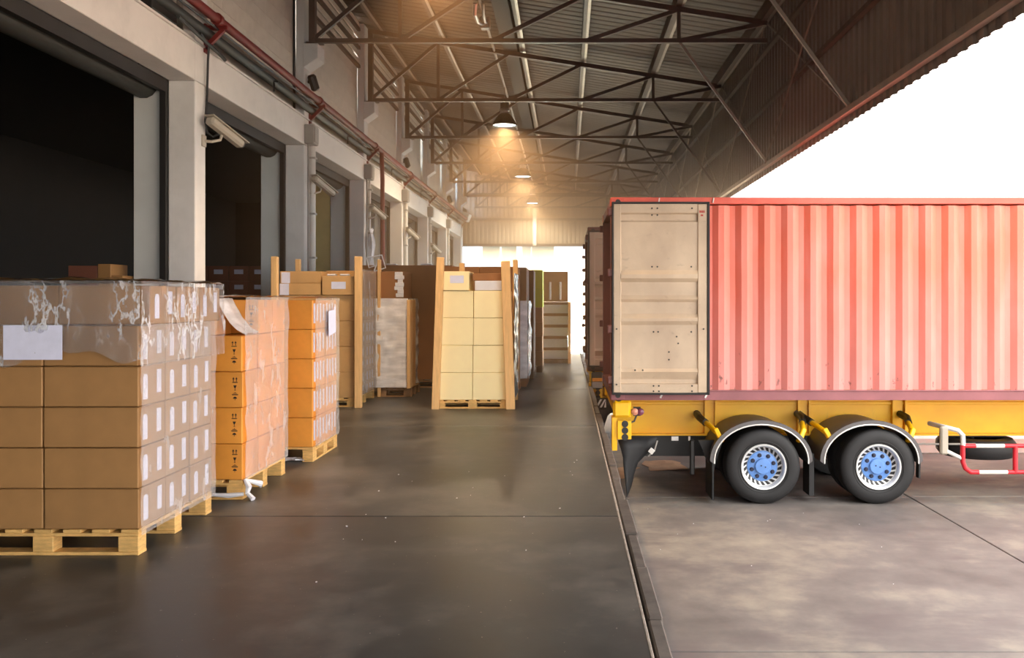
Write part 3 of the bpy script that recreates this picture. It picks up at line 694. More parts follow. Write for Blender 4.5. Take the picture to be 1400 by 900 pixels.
def trailer(x0, yc, near, lab, detail=True):
    """skeletal trailer under a container whose rear is at x0; near = plane of its near side"""
    t = empty('semi_trailer', (x0, yc, YZ)); tag(t, lab, 'trailer')
    z1 = CZ0 - .002; zb = -.305; yb = near + .88
    for y in (yb, 2 * yc - yb):
        s = 1 if y < yc else -1
        b = MB().box(x0 + .12, x0 + 12.1, min(y, y + s * .02), max(y, y + s * .02), zb, z1).build('main_beam', 'yellow', t)
        MB().box(x0 + .12, x0 + 12.1, y - .07, y + .07, zb - .025, zb).box(x0 + .12, x0 + 12.1, y - .07, y + .07, z1 - .02, z1).build('beam_flange', 'yellow', b)
        if s > 0:
            MB().box(x0 + .25, x0 + 12.1, y - .028, y, z1 - .155, z1 - .115).build('beam_lip', 'yellow', b, bevel=.006)
            for px in (964, 978, 1091, 1106, 1220, 1237):
                x = (px - 775) / 1200 * (y - .03)
                MB().box(x - .012, x + .012, y - .075, y, zb, z1).build('stiffener', 'yellow', b)
            for px in (971, 1098, 1228):
                x = (px - 775) / 1200 * (y - .03)
                MB().box(x - .055, x + .055, y - .03, y, zb, z1).build('stiffener_plate', 'yellow', b)
    for x in (x0 + .3, x0 + 3.0, x0 + 4.4, x0 + 6.5, x0 + 9): MB().box(x, x + .1, yb + .03, 2 * yc - yb - .03, zb + .1, z1 - .05).build('cross_member', 'black_steel', t)
    # rear bolster with its end block, lamp holder and lamps
    bo = MB().box(x0 + .06, x0 + .26, near + .04, 2 * yc - near - .04, .02, z1).build('rear_bolster', 'yellow', t, bevel=.01)
    for y in (near, 2 * yc - near - .09): MB().box(x0 + .03, x0 + .255, y, y + .09, .02, z1 - .004).build('end_block', 'yellow', bo, bevel=.03)
    MB().lathe([(.03, 0), (.045, .02), (.03, .05), (0, .06)], (x0 + .10, near + .05, z1 - .02), 'Z', 10).build('twist_lock', 'black_steel', bo)
    lp = MB().box(x0 + .085, x0 + .26, near + .02, near + .07, -.255, -.02).build('lamp_plate', 'yellow', t, bevel=.006)
    for k in range(3):
        MB().lathe([(.042, 0), (.042, -.006)], (x0 + .18, near + .02, -.06 - k * .083), 'Y', 16).build('oval_hole', 'black_steel', lp)
    MB().box(x0 + .02, x0 + .085, near + .05, near + .25, -.40, .02).build('lamp_bracket', 'yellow', t)
    hd = MB().box(x0 + .26, x0 + .41, near + .03, near + .14, .035, .145).build('tail_lamp', 'black_steel', t, bevel=.03, seg=2)
    MB().lathe([(.045, 0), (.042, -.02), (.03, -.03), (0, -.034)], (x0 + .305, near + .03, .092), 'Y', 18).build('lamp_lens', 'lens_pale', hd, smooth=True)
    MB().lathe([(.045, 0), (.042, -.02), (.03, -.03), (0, -.034)], (x0 + .375, near + .03, .09), 'Y', 18).build('lamp_lens', 'lens_red', hd, smooth=True)
    MB().tube([(x0 + .33, near + .09, .04), (x0 + .30, near + .06, -.03), (x0 + .22, near + .05, -.06), (x0 + .19, near + .05, -.03)], .012, 6).build('lamp_cable', 'black_steel', t, smooth=True)
    # curled rubber flap at the rear corner
    mb = MB(); L = [(.10, .60, -.28), (.14, .58, -.40), (.165, .46, -.50), (.17, .36, -.60), (.185, .31, -.75), (.20, .275, -.90), (.205, .235, -1.0)]
    R_ = random.Random(2)
    for a, b, z in L:
        for j in range(5):
            u = j / 4; mb.v.append((x0 + a + (b - a) * u, near + .16 + .05 * math.sin(u * 3.1 + z * 2.2), z + (.02 * u)))
    mb.f = [(i * 5 + j, i * 5 + j + 1, i * 5 + j + 6, i * 5 + j + 5) for i in range(len(L) - 1) for j in range(4)]
    f = mb.build('mud_flap', 'rubber_black', t, smooth=True); md = f.modifiers.new('thick', 'SOLIDIFY'); md.thickness = .014
    MB().tube([(x0 + .6, near + .16, -.29), (x0 + .56, near + .14, -.42), (x0 + .48, near + .14, -.49)], .010, 6).build('flap_chain', 'grey_box', t)
    MB().beam((x0 + .50, near + .14, -.40), (x0 + .55, near + .13, -.44), .035, .06).build('flap_clip', 'white_paint', t)
    MB().box(x0 + .28, x0 + 1.6, yb + .02, yb + .10, -.62, zb).build('inner_skirt', 'black_steel', t)
    MB().box(x0 + 1.035, x0 + 1.10, near + .30, near + .36, -.76, zb).build('rear_hanger', 'black_steel', t, bevel=.015)
    MB().prism([(x0 + 1.14, zb), (x0 + 1.46, zb), (x0 + 1.36, -.60), (x0 + 1.33, -.78), (x0 + 1.28, -.62)], 'Y', near + .28, near + .33).build('spring_hanger', 'black_steel', t)
    MB().box(x0 + 1.275, x0 + 1.295, near + .02, near + .55, -1.02, -.46).build('mud_flap', 'rubber_black', t)
    for px in (918, 941): 
        x = (px - 775) / 1200 * (near + .6)
        MB().box(x, x + (.09 if px < 930 else .025), near + .58, near + .6, -.36, -.305).build('tag_plate', 'white_paint', t)
    # wheels
    R, cz = .47, YZ + .47
    wx = (x0 + 1.916, x0 + 3.355)
    def wheel(cx, y, sg, full):
        prof = [(R - .21, .03), (R - .175, 0), (R - .14, -.012), (R - .06, -.008), (R - .02, .012), (R - .004, .03), (R, .06), (R, .24), (R - .004, .27), (R - .02, .29), (R - .1, .30), (R - .21, .27)]
        ty = MB().lathe([(r, sg * h) for r, h in prof], (cx, y, cz), 'Y', 56, True).build('tyre', 'rubber_black', t, smooth=True)
        if not full: return ty
        for gy in (.09, .15, .21):
            MB().lathe([(R + .001, sg * (gy - .008)), (R + .001, sg * (gy + .008))], (cx, y, cz), 'Y', 56, caps=False).build('tread_groove', 'black_steel', ty)
        MB().lathe([(R - .155, -.012 * sg), (R - .150, -.015 * sg), (R - .145, -.012 * sg)], (cx, y, cz), 'Y', 56, caps=False).build('sidewall_ring', 'rubber_black', ty, smooth=True)
        rim = [(.276, .012), (.288, -.002), (.282, -.016), (.268, -.014), (.258, .0), (.250, .03), (.248, .055), (.190, .085), (.165, .10), (.165, .11), (.270, .10)]
        MB().lathe([(r, sg * h) for r, h in rim], (cx, y, cz), 'Y', 48, True).build('rim', 'alloy', ty, smooth=True)
        mb = MB()
        for k in range(22):                                     # raked vents round the rim disc
            an = 2 * math.pi * k / 22
            def pt(r, a): 
                d = .056 + (.248 - r) / (.248 - .19) * .03
                return (cx + r * math.cos(a), y + sg * (d - .004), cz + r * math.sin(a))
            vs = [pt(.196, an), pt(.240, an + .12), pt(.241, an + .30), pt(.198, an + .17)]
            mb.add(vs, [(0, 1, 2, 3)])
        mb.build('rim_vents', 'black_steel', ty)
        MB().lathe([(.192, .088 * sg), (.190, .070 * sg), (.175, .060 * sg), (.10, .056 * sg), (.098, .03 * sg), (.09, .022 * sg), (0, .020 * sg)], (cx, y, cz), 'Y', 40).build('hub', 'blue', ty, smooth=True)
        for k in range(8):
            an = 2 * math.pi * (k + .35) / 8
            MB().lathe([(.027, .064 * sg), (.027, .052 * sg), (.020, .050 * sg), (.018, .034 * sg), (0, .034 * sg)], (cx + .142 * math.cos(an), y, cz + .142 * math.sin(an)), 'Y', 12).build('wheel_nut', 'blue_dark', ty)
        for dx, dz in ((-.025, .012), (.028, -.006)):
            MB().lathe([(.009, .021 * sg), (.009, .017 * sg)], (cx + dx, y, cz + dz), 'Y', 8).build('hub_screw', 'blue_dark', ty)
        return ty
    for cx in wx:
        wheel(cx, near, 1, detail); wheel(cx, near + .34, 1, False)
        wheel(cx, 2 * yc - near, -1, False); wheel(cx, 2 * yc - near - .34, -1, False)
        MB().tube([(cx, near + .1, cz), (cx, 2 * yc - near - .1, cz)], .075, 14).build('axle', 'black_steel', t)
        MB().box(cx - .55, cx + .55, near + .72, near + .80, cz + .10, cz + .18).build('leaf_spring', 'black_steel', t)
        MB().box(cx - .12, cx + .12, near + .66, near + .86, cz - .05, zb).build('spring_seat', 'black_steel', t)
        # mudguard: bent sheet with a pale rolled rim
        fx = cx - .03 if cx == wx[0] else cx - .09
        arc = [(fx + .605 * math.cos(a), -.52 + .475 * math.sin(a)) for a in [math.pi * (1.02 - 1.04 * i / 24) for i in range(25)]]
        inn = [(fx + .590 * math.cos(a), -.52 + .460 * math.sin(a)) for a in [math.pi * (1.02 - 1.04 * i / 24) for i in range(25)]]
        mb = MB(); mb.prismq(arc, inn[::-1], 'Y', near - .01, near + .84)
        g = mb.build('mudguard', 'fender', t, smooth=True)
        MB().tube([(p[0], near - .014, p[1] - .004) for p in inn], .009, 6).build('mudguard_trim', 'white_paint', g, smooth=True)
        mb = MB(); ar2 = [(fx + .642 * math.cos(a), -.52 + .508 * math.sin(a)) for a in [math.pi * (1.0 - 1.0 * i / 24) for i in range(25)]]
        mb.prismq(ar2, arc[::-1], 'Y', near - .012, near + .05); mb.build('mudguard_edge', 'fender', g, smooth=True)
        for bx, dr in ((fx - .50, -1), (fx + .50, 1)):
            q = MB().tube([(bx + dr * .13, near + .44, -.10), (bx + dr * .09, near + .26, -.13), (bx + dr * .05, near + .10, -.17)], .034, 10).build('guard_arm', 'yellow', g, smooth=True)
            MB().beam((bx + dr * .06, near + .10, -.13), (bx - dr * .02, near + .04, -.29), .06, .09, (0, 1, 0)).build('guard_foot', 'yellow', q, bevel=.012)
            MB().tube([(bx + dr * .13, near + .42, -.10), (bx + dr * .18, near + .60, -.06), (bx + dr * .18, near + .88, -.04)], .048, 10).build('guard_socket', 'black_steel', q)
    MB().beam((wx[1] + .52, near + .05, -.50), (wx[1] + .515, near + .05, -.74), .02, .10).build('mud_flap', 'rubber_black', t)
    MB().box(wx[0] + .60, wx[0] + .66, near + .1, near + .4, -.98, -.45).build('mud_flap', 'rubber_black', t)
    MB().box(wx[0] - .1, wx[1] + .1, yb + .05, yb + .25, -.62, zb).build('suspension_beam', 'black_steel', t, bevel=.02)
    # spare wheel lying flat under the beams
    sx, sy, sz = x0 + 5.06, near + 1.05, -.50
    pf = [(.27, -.10), (.36, -.135), (.46, -.12), (.505, -.06), (.51, 0), (.505, .06), (.46, .12), (.36, .135), (.27, .10)]
    sp = MB().lathe(pf, (sx, sy, sz), 'Z', 48, True).build('spare_wheel', 'rubber_black', t, smooth=True)
    MB().lathe([(.275, -.08), (.275, .08), (.20, .05), (0, .05)], (sx, sy, sz), 'Z', 32).build('spare_rim', 'black_steel', sp)
    MB().tube([(sx - .05, sy, sz + .1), (sx - .05, sy, zb)], .03, 8).build('spare_bolt', 'black_steel', sp)
    MB().box(sx - .4, sx + .35, sy - .1, sy + .1, sz + .13, zb + .02).build('spare_carrier', 'black_steel', t)
    MB().tube([(wx[1] + .4, near + .4, -.375), (sx - .3, near + .4, -.375)], .014, 6).build('air_line', 'grey_box', t)
    # red and white side guard on a bent bracket
    gy = near + .02
    sg_ = MB().box(x0 + 4.16, x0 + 4.26, near + .05, near + .12, -.455, -.10).build('side_guard', 'cctv', t, bevel=.02)
    MB().tube([(x0 + 4.2, near + .5, -.12), (x0 + 4.24, near + .1, -.115), (x0 + 4.36, gy, -.14), (x0 + 4.42, gy, -.20), (x0 + 4.425, gy, -.33)], .03, 10).build('guard_bracket', 'white_paint', sg_, smooth=True)
    MB().tube([(x0 + 4.22, near + .09, -.40), (x0 + 4.42, gy, -.50)], .026, 10).build('guard_bracket', 'white_paint', sg_, smooth=True)
    zt, zl = -.335, -.665
    for z in (zt, zl):
        x = x0 + 4.62 if z == zl else x0 + 4.58; k = 0
        while x < x0 + 8.0:
            L = .36 if k % 2 == 0 else .62
            MB().tube([(x, gy, z), (x + L, gy, z)], .026, 10).build('guard_rail', 'white_paint' if k % 2 == 0 else 'red_paint', sg_, smooth=True)
            x += L; k += 1
    MB().tube([(x0 + 4.58, gy, zt), (x0 + 4.42, gy, zt)], .028, 10).build('guard_rail', 'red_paint', sg_, smooth=True)
    MB().tube([(x0 + 4.42, gy, zt + .01), (x0 + 4.42, gy, zl + .13), (x0 + 4.45, gy, zl + .05), (x0 + 4.52, gy, zl), (x0 + 4.62, gy, zl)], .03, 10).build('guard_rail', 'red_paint', sg_, smooth=True)
    for x in (x0 + 5.08, x0 + 6.5, x0 + 7.9): MB().tube([(x, gy, zt), (x, gy, zl)], .03, 10).build('guard_upright', 'red_paint', sg_, smooth=True)
    for x in (x0 + 6.5, x0 + 7.9): MB().tube([(x, gy, zt + .05), (x, near + .5, zt + .1), (x, yb, -.2)], .028, 8).build('guard_bracket', 'white_paint', sg_)
    for y in (near + .55, 2 * yc - near - .55):                 # parked landing legs, out of the picture
        MB().box(x0 + 9.0, x0 + 9.14, y - .07, y + .07, YZ + .04, zb).box(x0 + 8.93, x0 + 9.21, y - .12, y + .12, YZ, YZ + .05).build('landing_leg', 'black_steel', t)
    return t
tr1 = trailer(.55, 12.22, 11.0, 'yellow skeletal trailer with twin blue hubbed axles under the coral container')
tr2 = trailer(.37, 16.72, 15.5, 'trailer under the dark brown container behind', False)
bx = MB().box(.43, .63, 15.36, 15.46, -.06, .23).build('tail_lamp_box', 'dark_grey', tr2, bevel=.02)
MB().box(.44, .62, 15.345, 15.362, .07, .13).build('amber_lens', 'amber', bx, bevel=.006)
MB().box(.44, .62, 15.35, 15.362, -.05, .06).build('grey_lens', 'grey_box', bx, bevel=.006)
bp = MB().box(.50, .68, 15.32, 15.36, -.42, -.22).build('bumper_plate', 'black_steel', tr2)
mb = MB()
for k in range(3):
    x = .50 + k * .075
    mb.prism([(x, -.38), (x + .035, -.38), (min(x + .115, .68), -.24), (min(x + .08, .68), -.24)], 'Y', 15.312, 15.322)
mb.build('bumper_stripe', 'white_paint', bp)

# pale blocks standing in for brightly sunlit ground beyond the first trailer
kb = structure(empty('trim_2', (8, 14.9, YZ)))
for k in range(6):
    B(2.9 + k * 2.5, 5.38 + k * 2.5, 14.62, 14.86, YZ, YZ + .27).build('sunlit_strip', 'sunlit_pale', kb, bevel=.02)
# flattened cardboard on the yard
def flat_sheet(name, mat, lab, cat, cx, cy, w, d, z, ang, seed):
    r = random.Random(seed); mb = MB(); n = 6
    ca, sa = math.cos(ang), math.sin(ang)
    for i in range(n):
        for j in range(n):
            u = (i / (n - 1) - .5) * w; v = (j / (n - 1) - .5) * d
            if i in (0, n - 1) or j in (0, n - 1): u += r.uniform(-.05, .05); v += r.uniform(-.05, .05)
            mb.v.append((cx + u * ca - v * sa, cy + u * sa + v * ca, z + .006 + max(0, .05 * noise.noise(Vector((u * 2.5, v * 2.5, seed))))))
    mb.f = [(i * n + j, i * n + j + 1, (i + 1) * n + j + 1, (i + 1) * n + j) for i in range(n - 1) for j in range(n - 1)]
    o = mb.build(name, mat, org=(cx, cy, z)); md = o.modifiers.new('thick', 'SOLIDIFY'); md.thickness = .006; md.offset = 1
    return tag(o, lab, cat)
flat_sheet('cardboard_scrap', 'cardboard_flat', 'flattened tan cardboard lying on the yard under the trailer', 'cardboard', 1.50, 13.55, .55, .8, YZ, .1, 3)
flat_sheet('cardboard_scrap', 'cardboard_flat', 'smaller torn cardboard beside the trailer flap at the dock edge', 'cardboard', .80, 13.0, .35, .8, YZ, -.3, 5)
# ================================================================== CARGO ON THE DOCK
_mc = {}
def cached(key, fn):
    if key not in _mc: _mc[key] = fn()
    return _mc[key]
def pallet(x0, x1, y0, y1, h, lab, along='X', mat='wood', nd_=7, group='wooden pallets under the stacks'):
    """block pallet; bottom and stringer boards run along the given axis"""
    cx, cy = (x0 + x1) / 2, (y0 + y1) / 2
    p = empty('pallet', (cx, cy, 0)); tag(p, lab, 'pallet', group)
    sx, sy = x1 - x0, y1 - y0
    if along == 'Y': sx, sy = sy, sx
    rz = 0 if along == 'X' else math.pi / 2
    t = .020; bh = h - 3 * t
    k = (round(sx, 3), round(sy, 3), h, mat)
    def put(nm, dims, x, y, z):
        me = cached((nm, dims, mat), lambda: B(-dims[0] / 2, dims[0] / 2, -dims[1] / 2, dims[1] / 2, 0, dims[2]).mesh(nm, mat, bevel=.003))
        if along == 'Y': x, y = -y, x
        inst(nm, me, (cx + x, cy + y, z), p, (0, 0, rz))
    for y in (-1, 0, 1):
        yy = y * (sy / 2 - .05)
        put('bottom_board', (round(sx, 3), .1, t), 0, yy, 0)
        put('stringer_board', (round(sx, 3), .1, t), 0, yy, t + bh)
        for x in (-1, 0, 1): put('pallet_block', (.12, .098, round(bh, 3)), x * (sx / 2 - .062), yy, t)
    for i in range(nd_):
        put('deck_board', (.105, round(sy, 3), t), (i / (nd_ - 1) - .5) * (sx - .107), 0, 2 * t + bh)
    return p
ROW = {5: ['bottom row', 'second row up', 'third row up', 'fourth row up', 'top row'], 6: ['bottom row', 'second row up', 'third row up', 'fourth row up', 'fifth row up', 'top row'],
       4: ['bottom row', 'second row up', 'third row up', 'top row'], 3: ['bottom row', 'middle row', 'top row'], 2: ['lower row', 'upper row'], 1: ['single layer'],
       11: ['lowest layer', 'second layer', 'third layer', 'fourth layer', 'fifth layer', 'sixth layer', 'seventh layer', 'eighth layer', 'ninth layer', 'tenth layer', 'top layer']}
def carton(x0, x1, y0, y1, z0, h, mat, lab, group, jit=.004, name='carton', tape=False):
    d = (round(x1 - x0 - .007, 3), round(y1 - y0 - .007, 3), round(h - .004, 3))
    me = cached(('carton', d, mat), lambda: B(-d[0] / 2, d[0] / 2, -d[1] / 2, d[1] / 2, 0, d[2]).mesh('carton', mat, bevel=.005))
    cx, cy = (x0 + x1) / 2 + random.uniform(-jit, jit), (y0 + y1) / 2 + random.uniform(-jit, jit)
    o = inst(name, me, (cx, cy, z0), None, (0, 0, random.uniform(-jit, jit) * 1.2))
    tag(o, lab, 'carton', group); o['dims'] = d
    if tape:
        tm = cached(('tape', d), lambda: MB().box(-d[0] / 2 - .001, d[0] / 2 + .001, -.03, .03, d[2] - .06, d[2] + .0015).mesh('tape', 'tape'))
        inst('tape', tm, (0, 0, 0)).parent = o
    return o
def sticker(o, face, u, v, w, h, mat='paper', name='label', arch=False, key=None):
    """flat label on a carton face: face 'R' (+X) or 'F' (-Y); u from the face's near/left edge, v from its bottom"""
    d = o['dims']; t = .0015
    if arch: poly = [(0, 0), (w, 0), (w, h * .88), (w * .78, h), (w * .22, h), (0, h * .88)]
    else: poly = [(0, 0), (w, 0), (w, h), (0, h)]
    if face == 'R': me = cached((name, face, w, h, mat, arch), lambda: MB().prism(poly, 'X', 0, t).mesh(name, mat)); loc = (d[0] / 2 + .0005, -d[1] / 2 + u, v)
    else: me = cached((name, face, w, h, mat, arch), lambda: MB().prism(poly, 'Y', -t, 0).mesh(name, mat)); loc = (-d[0] / 2 + u, -d[1] / 2 - .0005, v)
    s = bpy.data.objects.new(name, me); C.objects.link(s); s.parent = o; s.location = loc
    return s
def marks_mesh():
    """handling marks: two up arrows over a bar, a glass, a line of print and an umbrella (front face print)"""
    mb = MB(); t = .001
    def P(poly): mb.prism(poly, 'Y', -t, 0)
    for dx in (0, .030):
        P([(dx + .004, .150), (dx + .011, .150), (dx + .011, .172), (dx + .004, .172)])
        P([(dx - .004, .168), (dx + .019, .168), (dx + .0075, .184)])
    P([(-.004, .141), (.050, .141), (.050, .147), (-.004, .147)])
    P([(.006, .122), (.040, .122), (.030, .104), (.025, .098), (.025, .090), (.033, .084), (.013, .084), (.021, .090), (.021, .098), (.016, .104)])
    P([(.021, .062), (.026, .062), (.026, .072), (.021, .072)])
    P([(-.008, .048), (.054, .048), (.054, .055), (-.008, .055)])
    P([(.0, .060), (.046, .060), (.040, .064), (.006, .064)])
    P([(.002, .022), (.010, .034), (.023, .038), (.036, .034), (.044, .022)])
    P([(.021, .010), (.025, .010), (.025, .022), (.021, .022)])
    return mb.mesh('handling_marks', 'ink')
def marks(o, right=.075, v=.045, sc=1.0):
    me = cached('marks', marks_mesh); d = o['dims']
    s = bpy.data.objects.new('handling_marks', me); C.objects.link(s); s.parent = o
    s.location = (d[0] / 2 - right, -d[1] / 2 - .0005, v); s.scale = (sc * .75, 1, sc)
    return s
def film(name, lab, x0, x1, y0, y1, z0, z1, mat='film', sides='FRT', amp=.012, seed=0, step=.05, ragged=.0, tops=None):
    """stretch film round a stack: F front, R right, T top, L left, as one wrinkled skin standing just off the cartons"""
    mb = MB(); e = .012
    def grid(f, nu, nv):
        n = len(mb.v)
        for j in range(nv + 1):
            for i in range(nu + 1): mb.v.append(f(i / nu, j / nv))
        for j in range(nv):
            for i in range(nu): mb.f.append((n + j * (nu + 1) + i, n + j * (nu + 1) + i + 1, n + (j + 1) * (nu + 1) + i + 1, n + (j + 1) * (nu + 1) + i))
    def w(p, k=1): return abs(noise.noise(Vector(p) * 5.5 + Vector((seed, 0, 0)))) * amp * 1.6 * k + abs(noise.noise(Vector((p[0] * 14, p[1] * 14, p[2] * 5)) + Vector((0, seed, 0)))) * amp * .8 * k
    nx, ny, nz = max(3, int((x1 - x0) / step)), max(3, int((y1 - y0) / step)), max(3, int((z1 - z0) / step))
    def low(u): return z0 + ragged * (.5 + noise.noise(Vector((u * 6, seed, 1.3))))
    if 'F' in sides:
        def f(u, v):
            x = x0 - e + (x1 - x0 + 2 * e) * u; zl = low(u); z = zl + (z1 + e - zl) * v; return (x, y0 - e - w((x, y0, z)) * math.sin(math.pi * min(1, u * 1.0)) ** .2, z)
        grid(f, nx, nz)
    if 'R' in sides:
        def f(u, v):
            y = y0 - e + (y1 - y0 + 2 * e) * u; z = z0 + (z1 + e - z0) * v; return (x1 + e + w((x1, y, z)), y, z)
        grid(f, ny, nz)
    if 'L' in sides:
        def f(u, v):
            y = y0 - e + (y1 - y0 + 2 * e) * u; z = z0 + (z1 + e - z0) * v; return (x0 - e - w((x0, y, z)), y, z)
        grid(f, ny, nz)
    if 'T' in sides:
        def f(u, v):
            x = x0 - e + (x1 - x0 + 2 * e) * u; y = y0 - e + (y1 - y0 + 2 * e) * v; return (x, y, z1 + e + w((x, y, z1), 1.3))
        grid(f, nx, ny)
    o = mb.build('stretch_film' if name is None else name, mat, org=((x0 + x1) / 2, (y0 + y1) / 2, z0), smooth=True)
    return tag(o, lab, 'plastic film')

# ---- stack with the white sheet, at the front (brown, film over its upper rows)
g = 'brown cartons on the front pallet'
AX0, AX1, AY0, AY1 = -3.636, -2.510, 5.145, 6.205
pallet(AX0, AX1, AY0, AY1, .151, 'pale wooden pallet under the brown stack with the white sheet')
mid = ['front right corner', 'middle of its right side', 'rear right corner']
for r in range(6):
    for i in range(2):
        for k in range(3):
            if not (i == 0 or k == 0 or r == 5): continue
            z = .153 + r * .2395; dy = .15 if r == 5 else 0
            x1 = AX1 - i * .563; x0 = x1 - .561
            y0 = AY0 + .353 * k + dy; y1 = y0 + .352
            if i == 0: lab = 'brown carton, %s, %s, stack with the white sheet' % (ROW[6][r], mid[k])
            elif k == 0: lab = 'brown carton, %s, front left column, stack with the white sheet' % ROW[6][r]
            else: lab = 'brown carton, top row left, %s, stack with the white sheet' % ('second from the front' if k == 1 else 'at the back')
            o = carton(x0, x1, y0, y1, z, .2395, 'carton_brown', lab, g, jit=.003, tape=(r == 5))
            if i == 0:
                sticker(o, 'R', .055, .035, .058, .150, arch=True)
                sticker(o, 'R', .232, .060, .058, .142)
film(None, 'clear stretch film over the upper rows of the brown front stack', AX0 - .06, AX1 + .004, AY0 - .004, AY1 + .16, 1.11, 1.60, 'film_clear', 'FRT', .016, 1, .035, .10)
film(None, 'clear stretch film down the labelled side of the brown front stack', AX1 - .3, AX1 + .002, AY0 + .004, AY1 + .01, .12, 1.34, 'film_thin', 'R', .010, 2, .04)
sh = MB().box(-3.285, -2.942, AY0 - .030, AY0 - .027, 1.150, 1.352).build('paper_sheet', 'paper', org=(-3.11, AY0 - .0285, 1.15)); tag(sh, 'blank white paper sheet under the film of the brown front stack', 'paper')

# ---- orange stack with black handling marks
g = 'orange cartons with handling marks'
BX1, BY0, BY1 = -2.430, 6.58, 7.575
pallet(BX1 - 1.0, BX1, BY0, BY1, .147, 'wooden pallet under the orange stack with black handling marks')
for r in range(5):
    z = .149 + r * .271
    if r == 4:
        o = carton(BX1 - .72, BX1 - .21, BY0, BY0 + .33, z, .271, 'carton_orange', 'orange marked carton in top row, front one, set in from the side', g, tape=True); marks(o)
    for k in range(3):
        if r == 4 and k == 0: continue
        y0 = BY0 + .331 * k; y1 = y0 + .331
        if r == 0:
            if k == 2: continue
            if k == 1: y1 = BY1
        lab = 'orange carton, %s, %s, stack with black handling marks' % (ROW[5][r], ['front corner', 'middle of its side', 'back corner'][k if not (r == 0 and k == 1) else 2])
        o = carton(BX1 - .51, BX1, y0, y1, z, .271, 'carton_orange', lab, g, tape=(r == 4))
        if k == 0 or r == 4: marks(o)
    o = carton(BX1 - 1.0 + .0, BX1 - .73 if r == 4 else BX1 - .515, BY0, BY0 + .5, z, .271, 'carton_orange', 'orange carton in %s, left column, of the stack with black handling marks' % ROW[5][r], g)
film(None, 'shiny stretch film round the orange stack with handling marks', BX1 - .7, BX1 + .004, BY0 + .012, BY1, .15, 1.508, 'film', 'RT', .012, 5, .05)
mb = MB(); nu, nv = 8, 8                                      # slack film bridging the step under the set-in top carton
for j in range(nv + 1):
    for i in range(nu + 1):
        u, v = i / nu, j / nv
        mb.v.append((BX1 - .205 + .215 * v + .012 * noise.noise(Vector((u * 4, v * 4, 3))), BY0 + .004 + .33 * u, 1.512 - .27 * v - .05 * math.sin(math.pi * v) + .015 * noise.noise(Vector((u * 5, v * 5, 8)))))
mb.f = [(j * (nu + 1) + i, j * (nu + 1) + i + 1, (j + 1) * (nu + 1) + i + 1, (j + 1) * (nu + 1) + i) for j in range(nv) for i in range(nu)]
o = mb.build('stretch_film', 'film_white', org=(BX1 - .1, BY0 + .16, 1.24), smooth=True); tag(o, 'bright slack film over the stepped top of the orange marked stack', 'plastic film')
mb = MB(); rr = random.Random(4)
mb.tube([(BX1 + .015, BY0 + .01, .15), (BX1 + .05, BY0 - .01, .10), (BX1 + .035, BY0 + .0, .05), (BX1 + .09, BY0 - .03, .012)], [.014, .024, .018, .020], 7)
mb.tube([(BX1 + .02, BY0 + .03, .14), (BX1 + .10, BY0 + .10, .10), (BX1 + .085, BY0 + .14, .07)], [.012, .024, .012], 7)
mb.tube([(BX1 - .22, BY0 - .012, .04), (BX1 - .1, BY0 - .016, .035), (BX1 + .01, BY0 - .012, .045)], [.012, .02, .014], 7)
o = mb.build('film_tail', 'film_solid', smooth=True, org=(BX1, BY0, 0)); tag(o, 'torn white film tail at the pallet corner of the orange marked stack', 'plastic film')

# ---- orange stack with the hanging sheet
g = 'orange cartons with white labels'
CX1, CY0, CY1 = -2.345, 8.11, 8.96
pallet(CX1 - 1.0, CX1, CY0, CY1, .135, 'wooden pallet under the orange stack with the hanging white sheet', along='Y')
for r in range(5):
    z = .137 + r * .2725
    for k in range(2):
        y0 = CY0 + .42 * k
        lab = 'orange labelled carton, %s, %s, stack with the hanging sheet' % (ROW[5][r], ['front corner', 'back corner'][k])
        o = carton(CX1 - .48, CX1, y0, y0 + .42, z, .2725, 'carton_orange', lab, g, tape=(r == 4))
        for q, u in enumerate((.03, .125, .225, .33)): sticker(o, 'R', u, .055 + .02 * (q % 2), .052, .155 if q % 2 else .185)
    carton(CX1 - .965, CX1 - .485, CY0, CY0 + .42, z, .2725, 'carton_orange', 'orange carton in %s, left column, of the stack with the hanging sheet' % ROW[5][r], g, tape=(r == 4))
film(None, 'shiny stretch film on the labelled side of the orange stack with the sheet', CX1 - .5, CX1 + .004, CY0 + .02, CY1 - .01, .14, 1.502, 'film', 'RT', .010, 12, .05)
sh = MB().prism([(8.50, 1.145), (8.76, 1.18), (8.75, 1.435), (8.70, 1.43), (8.68, 1.40), (8.49, 1.39)], 'X', CX1 + .038, CX1 + .041).build('paper_sheet', 'paper', org=(CX1 + .04, 8.62, 1.14)); tag(sh, 'white sheet hanging on the side of the smaller orange stack', 'paper')
mb = MB()
for a in range(5):
    pts = [(-2.62 + .075 * math.cos(i * .9 + a) + .04 * a, 8.16 + .05 * math.sin(i * 1.2 + a * 2), .012 + .01 * math.sin(i + a) ** 2) for i in range(8)]
    mb.tube(pts, .008, 5)
o = mb.build('film_scrap', 'film_solid', smooth=True, org=(-2.5, 8.16, 0)); tag(o, 'crumpled clear film scrap on the floor by the smaller orange stack', 'plastic film')

